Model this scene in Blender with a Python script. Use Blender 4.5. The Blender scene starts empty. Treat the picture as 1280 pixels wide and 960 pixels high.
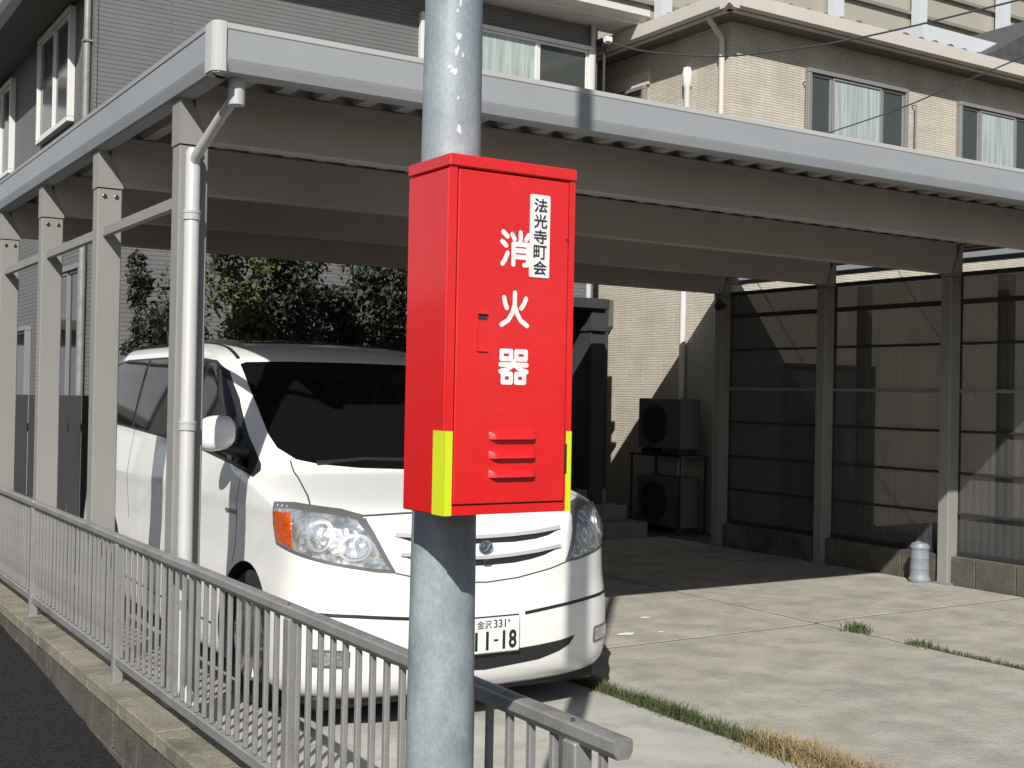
import bpy, bmesh, math, random
from mathutils import Vector, Matrix, Euler
from mathutils.bvhtree import BVHTree
random.seed(7)
S = bpy.context.scene
R = math.radians
COL = S.collection

# ------------------------------------------------------------------ camera
cam_d = bpy.data.cameras.new('camera')
cam = bpy.data.objects.new('camera', cam_d); COL.objects.link(cam)
cam_d.sensor_width = 36.0
cam_d.lens = 36.0 * 1530.0 / 1280.0
cam_d.clip_start = 0.05; cam_d.clip_end = 500
YAW, PIT, ROL = R(32.35), R(0.5), R(1.1)
fw = Vector((math.sin(YAW)*math.cos(PIT), math.cos(YAW)*math.cos(PIT), math.sin(PIT)))
rt = Vector((math.cos(YAW), -math.sin(YAW), 0)); up = rt.cross(fw)
r2 = rt*math.cos(ROL) + up*math.sin(ROL); u2 = -rt*math.sin(ROL) + up*math.cos(ROL)
cam.matrix_world = Matrix(((r2.x, u2.x, -fw.x, 0), (r2.y, u2.y, -fw.y, 0), (r2.z, u2.z, -fw.z, 1.6), (0, 0, 0, 1)))
S.camera = cam

# ------------------------------------------------------------------ sky, sun, exposure
LIGHT = Vector((0.81, 0.966, -1.0)).normalized()
EL = math.asin(-LIGHT.z); AZ = math.atan2(-LIGHT.x, -LIGHT.y)
W = bpy.data.worlds.new("World"); S.world = W; W.use_nodes = True
nt = W.node_tree; bg = nt.nodes['Background']
sky = nt.nodes.new('ShaderNodeTexSky'); sky.sky_type = 'NISHITA'; sky.sun_disc = False
sky.sun_elevation = EL; sky.sun_rotation = AZ
nt.links.new(sky.outputs[0], bg.inputs[0]); bg.inputs[1].default_value = 0.06
sl = bpy.data.lights.new('sun', 'SUN'); sun = bpy.data.objects.new('sun', sl); COL.objects.link(sun)
sl.energy = 4.7; sl.angle = R(0.5); sl.color = (1.0, 0.965, 0.91)
sun.location = (-6, -8, 12); sun.rotation_euler = LIGHT.to_track_quat('-Z', 'Y').to_euler()
S.view_settings.view_transform = 'Standard'; S.view_settings.look = 'None'
S.view_settings.gamma = 1; S.view_settings.exposure = 0.25

# ------------------------------------------------------------------ materials
def mat(name, c, rough=0.6, metal=0.0, c2=None, sc=6.0, contrast=0.5, bump=0.0, bsc=40.0, stretch=(1, 1, 1), coat=0.0, detail=6, spec=0.5, c3=None, sc3=1.0, fine=0.0):
    m = bpy.data.materials.new(name); m.use_nodes = True
    t = m.node_tree; n = t.nodes; l = t.links; p = n['Principled BSDF']
    p.inputs['Base Color'].default_value = (*c, 1); p.inputs['Roughness'].default_value = rough
    p.inputs['Metallic'].default_value = metal; p.inputs['Coat Weight'].default_value = coat
    p.inputs['Specular IOR Level'].default_value = spec
    if coat: p.inputs['Coat Roughness'].default_value = 0.10 if name.startswith('red') else 0.06
    if c2 or bump:
        tc = n.new('ShaderNodeTexCoord'); mp = n.new('ShaderNodeMapping'); l.new(tc.outputs['Object'], mp.inputs[0]); mp.inputs['Scale'].default_value = stretch
    if c2:
        no = n.new('ShaderNodeTexNoise'); no.inputs['Scale'].default_value = sc; no.inputs['Detail'].default_value = detail; no.inputs['Roughness'].default_value = 0.62
        l.new(mp.outputs[0], no.inputs[0])
        cr = n.new('ShaderNodeValToRGB'); w = 0.5*(1-contrast)
        cr.color_ramp.elements[0].position = w; cr.color_ramp.elements[1].position = 1-w
        cr.color_ramp.elements[0].color = (*c, 1); cr.color_ramp.elements[1].color = (*c2, 1)
        l.new(no.outputs['Fac'], cr.inputs[0]); out = cr.outputs[0]
        if c3:
            n3 = n.new('ShaderNodeTexNoise'); n3.inputs['Scale'].default_value = sc3; n3.inputs['Detail'].default_value = 9; n3.inputs['Roughness'].default_value = 0.7
            l.new(mp.outputs[0], n3.inputs[0])
            r3 = n.new('ShaderNodeValToRGB'); r3.color_ramp.elements[0].position = 0.5; r3.color_ramp.elements[1].position = 0.68
            r3.color_ramp.elements[1].color = (0.85, 0.85, 0.85, 1); l.new(n3.outputs['Fac'], r3.inputs[0])
            mx = n.new('ShaderNodeMix'); mx.data_type = 'RGBA'
            l.new(r3.outputs[0], mx.inputs[0]); l.new(out, mx.inputs[6]); mx.inputs[7].default_value = (*c3, 1); out = mx.outputs[2]
        if fine:
            n4 = n.new('ShaderNodeTexNoise'); n4.inputs['Scale'].default_value = 160; n4.inputs['Detail'].default_value = 3
            l.new(mp.outputs[0], n4.inputs[0])
            mr = n.new('ShaderNodeMapRange'); mr.inputs[1].default_value = 0.3; mr.inputs[2].default_value = 0.7; mr.inputs[3].default_value = 1-fine; mr.inputs[4].default_value = 1+fine
            l.new(n4.outputs['Fac'], mr.inputs[0])
            vm = n.new('ShaderNodeVectorMath'); vm.operation = 'SCALE'; l.new(out, vm.inputs[0]); l.new(mr.outputs[0], vm.inputs['Scale']); out = vm.outputs[0]
        l.new(out, p.inputs['Base Color'])
    if bump:
        nb = n.new('ShaderNodeTexNoise'); nb.inputs['Scale'].default_value = bsc; nb.inputs['Detail'].default_value = 5
        l.new(mp.outputs[0], nb.inputs[0]); bp = n.new('ShaderNodeBump'); bp.inputs['Strength'].default_value = bump; bp.inputs['Distance'].default_value = 0.01
        l.new(nb.outputs['Fac'], bp.inputs['Height']); l.new(bp.outputs[0], p.inputs['Normal'])
    return m

def siding(name, ca, cb, cm, bw, bh, mort=0.006, wall='x', rough=0.75, noise=0.12):
    """thin courses on a far wall; u runs along the wall, v is height"""
    m = bpy.data.materials.new(name); m.use_nodes = True
    t = m.node_tree; n = t.nodes; l = t.links; p = n['Principled BSDF']; p.inputs['Roughness'].default_value = rough
    g = n.new('ShaderNodeNewGeometry'); sp = n.new('ShaderNodeSeparateXYZ'); l.new(g.outputs['Position'], sp.inputs[0])
    ad = n.new('ShaderNodeMath'); ad.operation = 'ADD'; l.new(sp.outputs[0], ad.inputs[0]); l.new(sp.outputs[1], ad.inputs[1])
    cb_ = n.new('ShaderNodeCombineXYZ'); l.new(ad.outputs[0], cb_.inputs[0]); l.new(sp.outputs[2], cb_.inputs[1])
    b = n.new('ShaderNodeTexBrick'); l.new(cb_.outputs[0], b.inputs['Vector']); b.inputs['Scale'].default_value = 1
    b.inputs['Brick Width'].default_value = bw; b.inputs['Row Height'].default_value = bh; b.inputs['Mortar Size'].default_value = mort; b.inputs['Mortar Smooth'].default_value = 0.3
    b.inputs['Color1'].default_value = (*ca, 1); b.inputs['Color2'].default_value = (*cb, 1); b.inputs['Mortar'].default_value = (*cm, 1)
    no = n.new('ShaderNodeTexNoise'); no.inputs['Scale'].default_value = 3; no.inputs['Detail'].default_value = 8; l.new(g.outputs['Position'], no.inputs[0])
    mr = n.new('ShaderNodeMapRange'); mr.inputs[1].default_value = 0.3; mr.inputs[2].default_value = 0.7; mr.inputs[3].default_value = 1-noise; mr.inputs[4].default_value = 1+noise
    l.new(no.outputs['Fac'], mr.inputs[0]); vm = n.new('ShaderNodeVectorMath'); vm.operation = 'SCALE'; l.new(b.outputs['Color'], vm.inputs[0]); l.new(mr.outputs[0], vm.inputs['Scale'])
    l.new(vm.outputs[0], p.inputs['Base Color'])
    bp = n.new('ShaderNodeBump'); bp.inputs['Strength'].default_value = 0.5; bp.inputs['Distance'].default_value = 0.01; bp.invert = True
    l.new(b.outputs['Fac'], bp.inputs['Height']); l.new(bp.outputs[0], p.inputs['Normal'])
    return m

def panel_mat(name, tint, opacity):
    m = bpy.data.materials.new(name); m.use_nodes = True
    t = m.node_tree; n = t.nodes; l = t.links; p = n['Principled BSDF']
    p.inputs['Base Color'].default_value = (*tint, 1); p.inputs['Roughness'].default_value = 0.3
    tr = n.new('ShaderNodeBsdfTransparent'); tr.inputs[0].default_value = (0.50, 0.49, 0.47, 1)
    mx = n.new('ShaderNodeMixShader'); mx.inputs[0].default_value = opacity
    l.new(tr.outputs[0], mx.inputs[1]); l.new(p.outputs[0], mx.inputs[2]); l.new(mx.outputs[0], n['Material Output'].inputs[0])
    return m

def lamp_mat(name):
    m = mat(name, (0.75, 0.78, 0.8), 0.12, 0.75)
    t = m.node_tree; n = t.nodes; l = t.links; p = n['Principled BSDF']
    tc = n.new('ShaderNodeTexCoord'); v = n.new('ShaderNodeTexVoronoi'); v.inputs['Scale'].default_value = 26; l.new(tc.outputs['Object'], v.inputs[0])
    bp = n.new('ShaderNodeBump'); bp.inputs['Strength'].default_value = 0.6; bp.inputs['Distance'].default_value = 0.012
    l.new(v.outputs['Distance'], bp.inputs['Height']); l.new(bp.outputs[0], p.inputs['Normal'])
    no = n.new('ShaderNodeTexNoise'); no.inputs['Scale'].default_value = 14; l.new(tc.outputs['Object'], no.inputs[0])
    cr = n.new('ShaderNodeValToRGB'); cr.color_ramp.elements[0].position = 0.38; cr.color_ramp.elements[1].position = 0.6
    cr.color_ramp.elements[0].color = (0.50, 0.52, 0.53, 1); cr.color_ramp.elements[1].color = (0.88, 0.90, 0.90, 1)
    l.new(no.outputs['Fac'], cr.inputs[0]); l.new(cr.outputs[0], p.inputs['Base Color'])
    p.inputs['Coat Weight'].default_value = 1.0; p.inputs['Coat Roughness'].default_value = 0.03
    return m

M = {}
M['asphalt'] = mat('asphalt', (0.009, 0.0085, 0.010), 0.92, c2=(0.034, 0.031, 0.033), sc=45, contrast=0.4, bump=1.0, bsc=110, fine=0.5, spec=0.2)
M['soil'] = mat('soil', (0.05, 0.045, 0.035), 0.95, c2=(0.10, 0.09, 0.07), sc=12, bump=0.6)
M['slab'] = mat('slab_concrete', (0.285, 0.268, 0.225), 0.85, c2=(0.41, 0.388, 0.335), sc=3.4, contrast=0.3, bump=0.7, bsc=38, c3=(0.235, 0.228, 0.208), sc3=2.2, fine=0.26, detail=14)
def cracks(m):
    t = m.node_tree; n = t.nodes; l = t.links; p = n['Principled BSDF']
    src = p.inputs['Base Color'].links[0].from_socket
    g = n.new('ShaderNodeNewGeometry'); no = n.new('ShaderNodeTexNoise'); no.inputs['Scale'].default_value = 1.6; no.inputs['Detail'].default_value = 8; l.new(g.outputs['Position'], no.inputs[0])
    ad = n.new('ShaderNodeVectorMath'); ad.operation = 'MULTIPLY_ADD'; l.new(no.outputs['Color'], ad.inputs[0]); ad.inputs[1].default_value = (.9, .9, 0); l.new(g.outputs['Position'], ad.inputs[2])
    v = n.new('ShaderNodeTexVoronoi'); v.feature = 'DISTANCE_TO_EDGE'; v.inputs['Scale'].default_value = 0.33; l.new(ad.outputs[0], v.inputs[0])
    r = n.new('ShaderNodeMapRange'); r.inputs[1].default_value = .0012; r.inputs[2].default_value = .0035; r.inputs[3].default_value = .12; r.inputs[4].default_value = 0; l.new(v.outputs['Distance'], r.inputs[0])
    sp = n.new('ShaderNodeTexNoise'); sp.inputs['Scale'].default_value = 26; sp.inputs['Detail'].default_value = 2; l.new(g.outputs['Position'], sp.inputs[0])
    r2_ = n.new('ShaderNodeMapRange'); r2_.inputs[1].default_value = .68; r2_.inputs[2].default_value = .74; r2_.inputs[3].default_value = 0; r2_.inputs[4].default_value = .45; l.new(sp.outputs['Fac'], r2_.inputs[0])
    mm = n.new('ShaderNodeMath'); mm.operation = 'MAXIMUM'; l.new(r.outputs[0], mm.inputs[0]); l.new(r2_.outputs[0], mm.inputs[1])
    mx = n.new('ShaderNodeMix'); mx.data_type = 'RGBA'; l.new(mm.outputs[0], mx.inputs[0]); l.new(src, mx.inputs[6]); mx.inputs[7].default_value = (.11, .10, .085, 1); l.new(mx.outputs[2], p.inputs['Base Color'])
cracks(M['slab'])
M['apron'] = mat('apron_concrete', (0.33, 0.32, 0.29), 0.85, c2=(0.44, 0.43, 0.38), sc=2.6, contrast=0.45, bump=0.3, bsc=60, c3=(0.25, 0.245, 0.225), sc3=2.4, fine=0.2, detail=14)
M['joint'] = mat('joint_dirt', (0.05, 0.045, 0.038), 0.95, c2=(0.11, 0.1, 0.08), sc=20)
M['block'] = mat('wall_block', (0.050, 0.048, 0.040), 0.92, c2=(0.145, 0.135, 0.110), sc=3.5, contrast=0.5, bump=0.8, bsc=70, c3=(0.032, 0.030, 0.027), sc3=2.6, fine=0.25, detail=12)
M['cap'] = mat('wall_cap', (0.145, 0.135, 0.105), 0.9, c2=(0.275, 0.252, 0.190), sc=5, contrast=0.5, bump=0.8, bsc=60, c3=(0.075, 0.072, 0.055), sc3=3.3, fine=0.25, detail=12)
M['alu'] = mat('carport_aluminium', (0.235, 0.232, 0.218), 0.5, 0.0, c2=(0.275, 0.27, 0.255), sc=1.2, contrast=0.6, spec=0.4, fine=0.04)
M['fascia'] = mat('fascia_aluminium', (0.27, 0.285, 0.305), 0.55, 0.0, c2=(0.32, 0.335, 0.35), sc=0.9, contrast=0.5, spec=0.4, stretch=(1, 1, 2), fine=0.03)
M['fascia_light'] = mat('fascia_trim', (0.44, 0.44, 0.435), 0.5)
M['sheet'] = mat('folded_roof_sheet', (0.30, 0.268, 0.255), 0.6, c2=(0.36, 0.325, 0.31), sc=3)
M['beam'] = mat('beam_metal', (0.35, 0.312, 0.30), 0.6, c2=(0.43, 0.385, 0.37), sc=2, fine=0.08)
M['bolt'] = mat('bolt_steel', (0.35, 0.34, 0.32), 0.25, 1.0)
M['pvc'] = mat('pvc_pipe', (0.42, 0.425, 0.43), 0.45, c2=(0.48, 0.48, 0.478), sc=3, fine=0.04)
M['railing'] = mat('railing_metal', (0.25, 0.25, 0.245), 0.42, 0.25, c2=(0.33, 0.325, 0.315), sc=9, contrast=0.6, fine=0.10, c3=(0.20, 0.19, 0.175), sc3=6)
M['galv'] = mat('galvanised_pole', (0.20, 0.245, 0.27), 0.5, 0.1, c2=(0.31, 0.36, 0.385), sc=11, contrast=0.45, c3=(0.42, 0.46, 0.475), sc3=4.5, fine=0.10, detail=9, stretch=(1, 1, 0.55))
M['peel'] = mat('paint_residue', (0.56, 0.58, 0.58), 0.6)
M['red'] = mat('red_box_paint', (0.72, 0.013, 0.014), 0.36, coat=0.8, c2=(0.66, 0.014, 0.016), sc=5, contrast=0.35, bump=0.05, bsc=9, fine=0.05, c3=(0.68, 0.026, 0.026), sc3=3.1)
M['redd'] = mat('red_gap', (0.07, 0.003, 0.004), 0.8)
M['white_ink'] = mat('white_print', (0.82, 0.81, 0.80), 0.5)
M['black_ink'] = mat('black_print', (0.03, 0.03, 0.035), 0.6)  # sticker print, latch hole and the painted shade on the box handle
M['sticker'] = mat('white_sticker', (0.80, 0.79, 0.78), 0.45)
M['tape'] = mat('yellow_tape', (0.62, 0.72, 0.02), 0.4, c2=(0.66, 0.75, 0.03), sc=9)
M['car'] = mat('white_car_paint', (0.79, 0.79, 0.765), 0.28, coat=0.8)
M['cardark'] = mat('black_trim', (0.018, 0.018, 0.02), 0.5)
M['glass'] = mat('dark_glass', (0.005, 0.005, 0.006), 0.05, spec=0.15)
M['seam'] = mat('panel_gap', (0.05, 0.05, 0.05), 0.8)
M['chrome'] = mat('chrome', (0.62, 0.64, 0.66), 0.16, 1.0)
M['lamp'] = lamp_mat('lamp_reflector')
M['lampdark'] = mat('lamp_housing', (0.22, 0.22, 0.22), 0.25, 0.5)
M['lampring'] = mat('lamp_bezel', (0.42, 0.42, 0.42), 0.35, 0.4)
M['amber'] = mat('amber_lens', (0.62, 0.10, 0.012), 0.12, coat=1.0, c2=(0.42, 0.05, 0.008), sc=45, contrast=0.3)
M['tyre'] = mat('tyre_rubber', (0.014, 0.014, 0.015), 0.85, bump=0.3, bsc=60)
M['plate'] = mat('plate_white', (0.74, 0.75, 0.74), 0.4)
M['plateink'] = mat('plate_ink', (0.012, 0.02, 0.018), 0.5)
M['silver'] = mat('silver_trim', (0.58, 0.58, 0.585), 0.3, 0.3)
M['emblemblue'] = mat('emblem_blue', (0.12, 0.17, 0.24), 0.2, 0.6)
M['gsiding'] = siding('grey_siding', (0.150, 0.148, 0.148), (0.156, 0.153, 0.152), (0.112, 0.110, 0.111), 3.6, 0.046, 0.007, noise=.08)
M['tsiding'] = siding('tan_siding', (0.55, 0.505, 0.425), (0.50, 0.455, 0.38), (0.36, 0.325, 0.265), 0.23, 0.032, 0.006, noise=.10)
M['cream'] = mat('cream_gutter', (0.62, 0.58, 0.52), 0.5, c2=(0.56, 0.52, 0.46), sc=3)
M['creamwhite'] = mat('white_gutter', (0.66, 0.65, 0.61), 0.5, c2=(0.58, 0.57, 0.54), sc=3)
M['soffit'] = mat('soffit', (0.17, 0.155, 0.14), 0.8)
M['roof'] = mat('dark_roof_tile', (0.05, 0.05, 0.055), 0.6, c2=(0.09, 0.09, 0.09), sc=5)
M['frame_w'] = mat('white_window_frame', (0.68, 0.68, 0.66), 0.45)
M['frame_g'] = mat('grey_window_frame', (0.22, 0.215, 0.215), 0.45)
M['wglass'] = mat('window_glass', (0.06, 0.068, 0.064), 0.08, spec=0.4)
M['curtain'] = mat('curtain', (0.62, 0.68, 0.64), 0.8)
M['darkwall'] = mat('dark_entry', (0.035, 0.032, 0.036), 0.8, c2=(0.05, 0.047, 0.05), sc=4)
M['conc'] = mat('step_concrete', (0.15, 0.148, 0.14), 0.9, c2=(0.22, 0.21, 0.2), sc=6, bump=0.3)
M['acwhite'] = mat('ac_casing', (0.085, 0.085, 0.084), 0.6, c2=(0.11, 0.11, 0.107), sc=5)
M['dark'] = mat('dark_metal', (0.03, 0.03, 0.032), 0.5)
M['pot'] = mat('grey_blue_plastic', (0.24, 0.265, 0.28), 0.5, c2=(0.15, 0.18, 0.205), sc=8, fine=0.08)
M['poly'] = panel_mat('smoked_polycarbonate', (0.135, 0.135, 0.135), 0.86)
M['bark'] = mat('bark', (0.07, 0.05, 0.035), 0.9, c2=(0.12, 0.09, 0.07), sc=20)
M['bgwall'] = mat('far_cladding', (0.33, 0.31, 0.26), 0.8, c2=(0.38, 0.36, 0.31), sc=0.5)
M['bgline'] = mat('far_ledge', (0.22, 0.21, 0.18), 0.8)
M['bgpost'] = mat('far_white_post', (0.55, 0.58, 0.61), 0.6)
M['cablem'] = mat('cable_sheath', (0.06, 0.07, 0.07), 0.5)
M['ceramic'] = mat('white_ceramic', (0.75, 0.75, 0.75), 0.2)
M['leafdark'] = mat('dark_leaf', (0.009, 0.015, 0.008), 0.7, c2=(0.022, 0.033, 0.016), sc=3)
M['leafyel'] = mat('yellow_green_leaf', (0.035, 0.048, 0.016), 0.55, c2=(0.10, 0.10, 0.035), sc=3)
M['leafmid'] = mat('mid_leaf', (0.013, 0.021, 0.010), 0.7, c2=(0.032, 0.045, 0.020), sc=3)
M['grass'] = mat('green_grass', (0.032, 0.060, 0.018), 0.7, c2=(0.105, 0.115, 0.042), sc=7, contrast=0.6)
M['dry'] = mat('dry_grass', (0.20, 0.145, 0.07), 0.85, c2=(0.42, 0.33, 0.18), sc=8, contrast=0.6)
M['stone'] = mat('pebble', (0.35, 0.34, 0.33), 0.8)

# ------------------------------------------------------------------ object helpers
def wloc(o):
    v = Vector((0, 0, 0))
    while o: v += o.location; o = o.parent
    return v
def obj(name, bm, m, parent=None, smooth=False, base=None, sharp=40):
    """link a bmesh (in world coordinates) as one mesh object"""
    me = bpy.data.meshes.new(name)
    off = wloc(parent) if parent else Vector((0, 0, 0))
    b = Vector(base) if base else Vector((0, 0, 0))
    if base or parent: bmesh.ops.translate(bm, verts=bm.verts, vec=-(off+b if not parent else off))
    bm.normal_update()
    if smooth:
        for f in bm.faces: f.smooth = True
        for e in bm.edges:
            if len(e.link_faces) == 2 and e.calc_face_angle(0) > R(sharp): e.smooth = False
    bm.to_mesh(me); bm.free()
    ms = m if isinstance(m, (list, tuple)) else [m]
    for k in ms: me.materials.append(k)
    o = bpy.data.objects.new(name, me); COL.objects.link(o)
    if parent: o.parent = parent
    elif base: o.location = b
    return o
def thing(name, label, cat, loc=(0, 0, 0), group=None):
    o = bpy.data.objects.new(name, None); COL.objects.link(o); o.location = loc; o.empty_display_size = 0.1
    return tag(o, label, cat, group)
def tag(o, label, cat, group=None):
    o['label'] = label; o['category'] = cat
    if group: o['group'] = group
    return o
def struct(o): o['kind'] = 'structure'; return o
def dup(o, loc, parent=None):
    c = o.copy(); COL.objects.link(c); c.location = loc
    if parent: c.parent = parent
    for ch in o.children: dup(ch, ch.location, c)
    return c
def NB(): return bmesh.new()
def box(bm, x0, x1, y0, y1, z0, z1, bev=0.0, mi=0, seg=1):
    vs = [bm.verts.new((x, y, z)) for z in (z0, z1) for y in (y0, y1) for x in (x0, x1)]
    fs = [bm.faces.new([vs[i] for i in q]) for q in ((0, 2, 3, 1), (4, 5, 7, 6), (0, 1, 5, 4), (2, 6, 7, 3), (0, 4, 6, 2), (1, 3, 7, 5))]
    for f in fs: f.material_index = mi
    if bev:
        es = list({e for f in fs for e in f.edges})
        bmesh.ops.bevel(bm, geom=es, offset=bev, segments=seg, affect='EDGES', profile=0.5)
def frame_of(d):
    d = d.normalized(); a = Vector((0, 0, 1)) if abs(d.z) < 0.9 else Vector((1, 0, 0))
    u = d.cross(a).normalized(); return u, d.cross(u).normalized()
def tube(bm, pts, r, n=10, caps=True):
    pts = [Vector(p) for p in pts]; rs = r if isinstance(r, (list, tuple)) else [r]*len(pts); rings = []
    u = None
    for i, p in enumerate(pts):
        d = (pts[min(i+1, len(pts)-1)] - pts[max(i-1, 0)]).normalized()
        if u is None: u, v = frame_of(d)
        else:
            u = (u - d*u.dot(d)).normalized(); v = d.cross(u).normalized()
        rings.append([bm.verts.new(p + (u*math.cos(2*math.pi*k/n) + v*math.sin(2*math.pi*k/n))*rs[i]) for k in range(n)])
    for a, b in zip(rings, rings[1:]):
        for k in range(n): bm.faces.new((a[k], a[(k+1) % n], b[(k+1) % n], b[k]))
    if caps: bm.faces.new(rings[0][::-1]); bm.faces.new(rings[-1])
def lathe(bm, prof, c, axis='z', n=24):
    """profile of (radius, height) turned about an axis through c"""
    rings = []
    for r, h in prof:
        ring = []
        for k in range(n):
            a = 2*math.pi*k/n; p, q = r*math.cos(a), r*math.sin(a)
            ring.append(bm.verts.new(Vector(c) + (Vector((p, q, h)) if axis == 'z' else Vector((h, p, q)) if axis == 'x' else Vector((p, h, -q)))))
        rings.append(ring)
    for a, b in zip(rings, rings[1:]):
        for k in range(n): bm.faces.new((a[k], a[(k+1) % n], b[(k+1) % n], b[k]))
    if prof[0][0] > 1e-6: bm.faces.new(rings[0][::-1])
    if prof[-1][0] > 1e-6: bm.faces.new(rings[-1])
def extrude_profile(bm, prof, axis, a0, a1):
    """closed 2D profile swept along x (prof = (y,z)) or y (prof = (x,z))"""
    mk = (lambda p, a: (a, p[0], p[1])) if axis == 'x' else (lambda p, a: (p[0], a, p[1]))
    A = [bm.verts.new(mk(p, a0)) for p in prof]; B = [bm.verts.new(mk(p, a1)) for p in prof]; n = len(prof)
    for i in range(n): bm.faces.new((A[i], A[(i+1) % n], B[(i+1) % n], B[i]))
    bm.faces.new(A[::-1]); bm.faces.new(B); bmesh.ops.recalc_face_normals(bm, faces=bm.faces)
def bezier(p0, p1, p2, n=24):
    p0, p1, p2 = Vector(p0), Vector(p1), Vector(p2)
    return [(1-t)**2*p0 + 2*t*(1-t)*p1 + t*t*p2 for t in (i/n for i in range(n+1))]
def text_bm(s, size, offset=0.0, depth=0.0008):
    cu = bpy.data.curves.new('text', 'FONT'); cu.body = s; cu.size = size; cu.align_x = 'CENTER'; cu.offset = offset
    cu.extrude = depth; cu.resolution_u = 4
    o = bpy.data.objects.new('text', cu); COL.objects.link(o)
    dg = bpy.context.evaluated_depsgraph_get(); me = bpy.data.meshes.new_from_object(o.evaluated_get(dg))
    bm = bmesh.new(); bm.from_mesh(me); bpy.data.objects.remove(o); bpy.data.curves.remove(cu); bpy.data.meshes.remove(me)
    return bm
def fit_text(s, x0, x1, z0, z1, y, offset=0.0, weight=1.0):
    """lettering in the plane y=const facing -y, fitted into a rectangle"""
    bm = text_bm(s, 0.1, offset)
    xs = [v.co.x for v in bm.verts]; ys = [v.co.y for v in bm.verts]
    ax, bx, ay, by = min(xs), max(xs), min(ys), max(ys)
    for v in bm.verts:
        v.co = Vector((x0 + (v.co.x-ax)/(bx-ax)*(x1-x0), y - v.co.z, z0 + (v.co.y-ay)/(by-ay)*(z1-z0)))
    return bm

STROKES = {
 '消': [[(.06, .95), (.21, .83)], [(.03, .68), (.17, .57)], [(.05, .05), (.14, .18), (.22, .36)], [(.37, .90), (.45, .77)], [(.66, .97), (.66, .66)], [(.94, .91), (.85, .77)],
       [(.42, .05), (.42, .63), (.93, .63), (.93, .12), (.90, .06), (.80, .05)], [(.42, .45), (.93, .45)], [(.42, .27), (.93, .27)]],
 '火': [[(.13, .80), (.17, .64), (.23, .52)], [(.89, .80), (.82, .65), (.73, .53)], [(.50, .95), (.50, .62), (.42, .38), (.28, .18), (.06, .05)], [(.50, .60), (.58, .38), (.72, .18), (.94, .05)]],
 '器': [[(.08, .95), (.41, .95), (.41, .73), (.08, .73), (.08, .95)], [(.59, .95), (.92, .95), (.92, .73), (.59, .73), (.59, .95)], [(.05, .56), (.95, .56)], [(.50, .66), (.46, .54), (.28, .42), (.05, .36)], [(.56, .53), (.74, .42), (.95, .36)],
       [(.13, .29), (.41, .29), (.41, .05), (.13, .05), (.13, .29)], [(.59, .29), (.87, .29), (.87, .05), (.59, .05), (.59, .29)]]}
def big_text(ch, x0, x1, z0, z1, y, w):
    """rounded heavy strokes as thin flat pieces"""
    b = NB(); X = lambda p: Vector((x0+p[0]*(x1-x0), 0, z0+p[1]*(z1-z0))); k_ = 0
    for st in STROKES[ch]:
        pts = [X(p) for p in st]
        for p, q in zip(pts, pts[1:]):
            d = (q-p).normalized(); n_ = Vector((-d.z, 0, d.x)); a0 = math.atan2(n_.z, n_.x); ring = []
            for j in range(9): a = a0+math.pi*j/8; ring.append(p+Vector((math.cos(a), 0, math.sin(a)))*w/2)
            for j in range(9): a = a0+math.pi+math.pi*j/8; ring.append(q+Vector((math.cos(a), 0, math.sin(a)))*w/2)
            yy = y-.00004*k_; k_ += 1
            b.faces.new([b.verts.new((v.x, yy, v.z)) for v in ring])
    bmesh.ops.recalc_face_normals(b, faces=b.faces)
    for f in b.faces:
        f.normal_update()
        if f.normal.y > 0: f.normal_flip()
    return b

# ------------------------------------------------------------------ ground, road, slabs
bm = NB()
ys = [-30, -2, 0, 2, 4, 6, 8, 9.4, 12, 20, 60]
rz = lambda y: min(-0.02, -0.46 + 0.05*y)
for a, b in zip(ys, ys[1:]):
    v = [bm.verts.new(p) for p in ((-40, a, rz(a)), (1.62, a, rz(a)), (1.62, b, rz(b)), (-40, b, rz(b)))]; bm.faces.new(v)
v = [bm.verts.new(p) for p in ((1.62, -30, rz(-30)), (40, -30, rz(-30)), (40, 1.6, rz(1.6)), (1.62, 1.6, rz(1.6)))]; bm.faces.new(v)
bmesh.ops.remove_doubles(bm, verts=bm.verts, dist=1e-5)
struct(obj('road', bm, M['asphalt']))
bm = NB(); box(bm, -150, 150, 1.4, 250, -0.62, -0.5); struct(obj('ground', bm, M['soil']))
bm = NB(); box(bm, 1.74, 60, 1.6, 60, -0.45, -0.0035)
drive = struct(obj('driveway', bm, M['joint']))
def slab(x0, x1, y0, y1, m, z=0.0):
    b = NB(); box(b, x0, x1, y0, y1, -0.044, z, 0.004); return obj('slab', b, m, drive)
slab(1.745, 3.985, 1.62, 6.235, M['apron'])
slab(1.745, 3.985, 6.262, 11.0, M['slab'])
slab(4.06, 6.585, 1.62, 6.235, M['slab'])
slab(4.06, 6.585, 6.262, 11.0, M['slab'])
slab(6.615, 9.05, 1.62, 6.275, M['slab'])
slab(6.615, 9.05, 6.303, 11.0, M['slab'])
# paint splashes near the car
bm = NB()
for cx, cy, a, b in ((5.6, 6.98, .05, .03), (5.25, 7.05, .04, .02), (5.1, 6.55, .07, .04), (5.35, 6.5, .03, .015), (4.95, 7.0, .03, .015)):
    ring = [bm.verts.new((cx + a*math.cos(t)*random.uniform(.7, 1.2), cy + b*math.sin(t)*random.uniform(.7, 1.2), 0.004)) for t in [k*math.pi/6 for k in range(12)]]
    bm.faces.new(ring)
obj('paint_splash', bm, M['white_ink'], drive)
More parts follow.
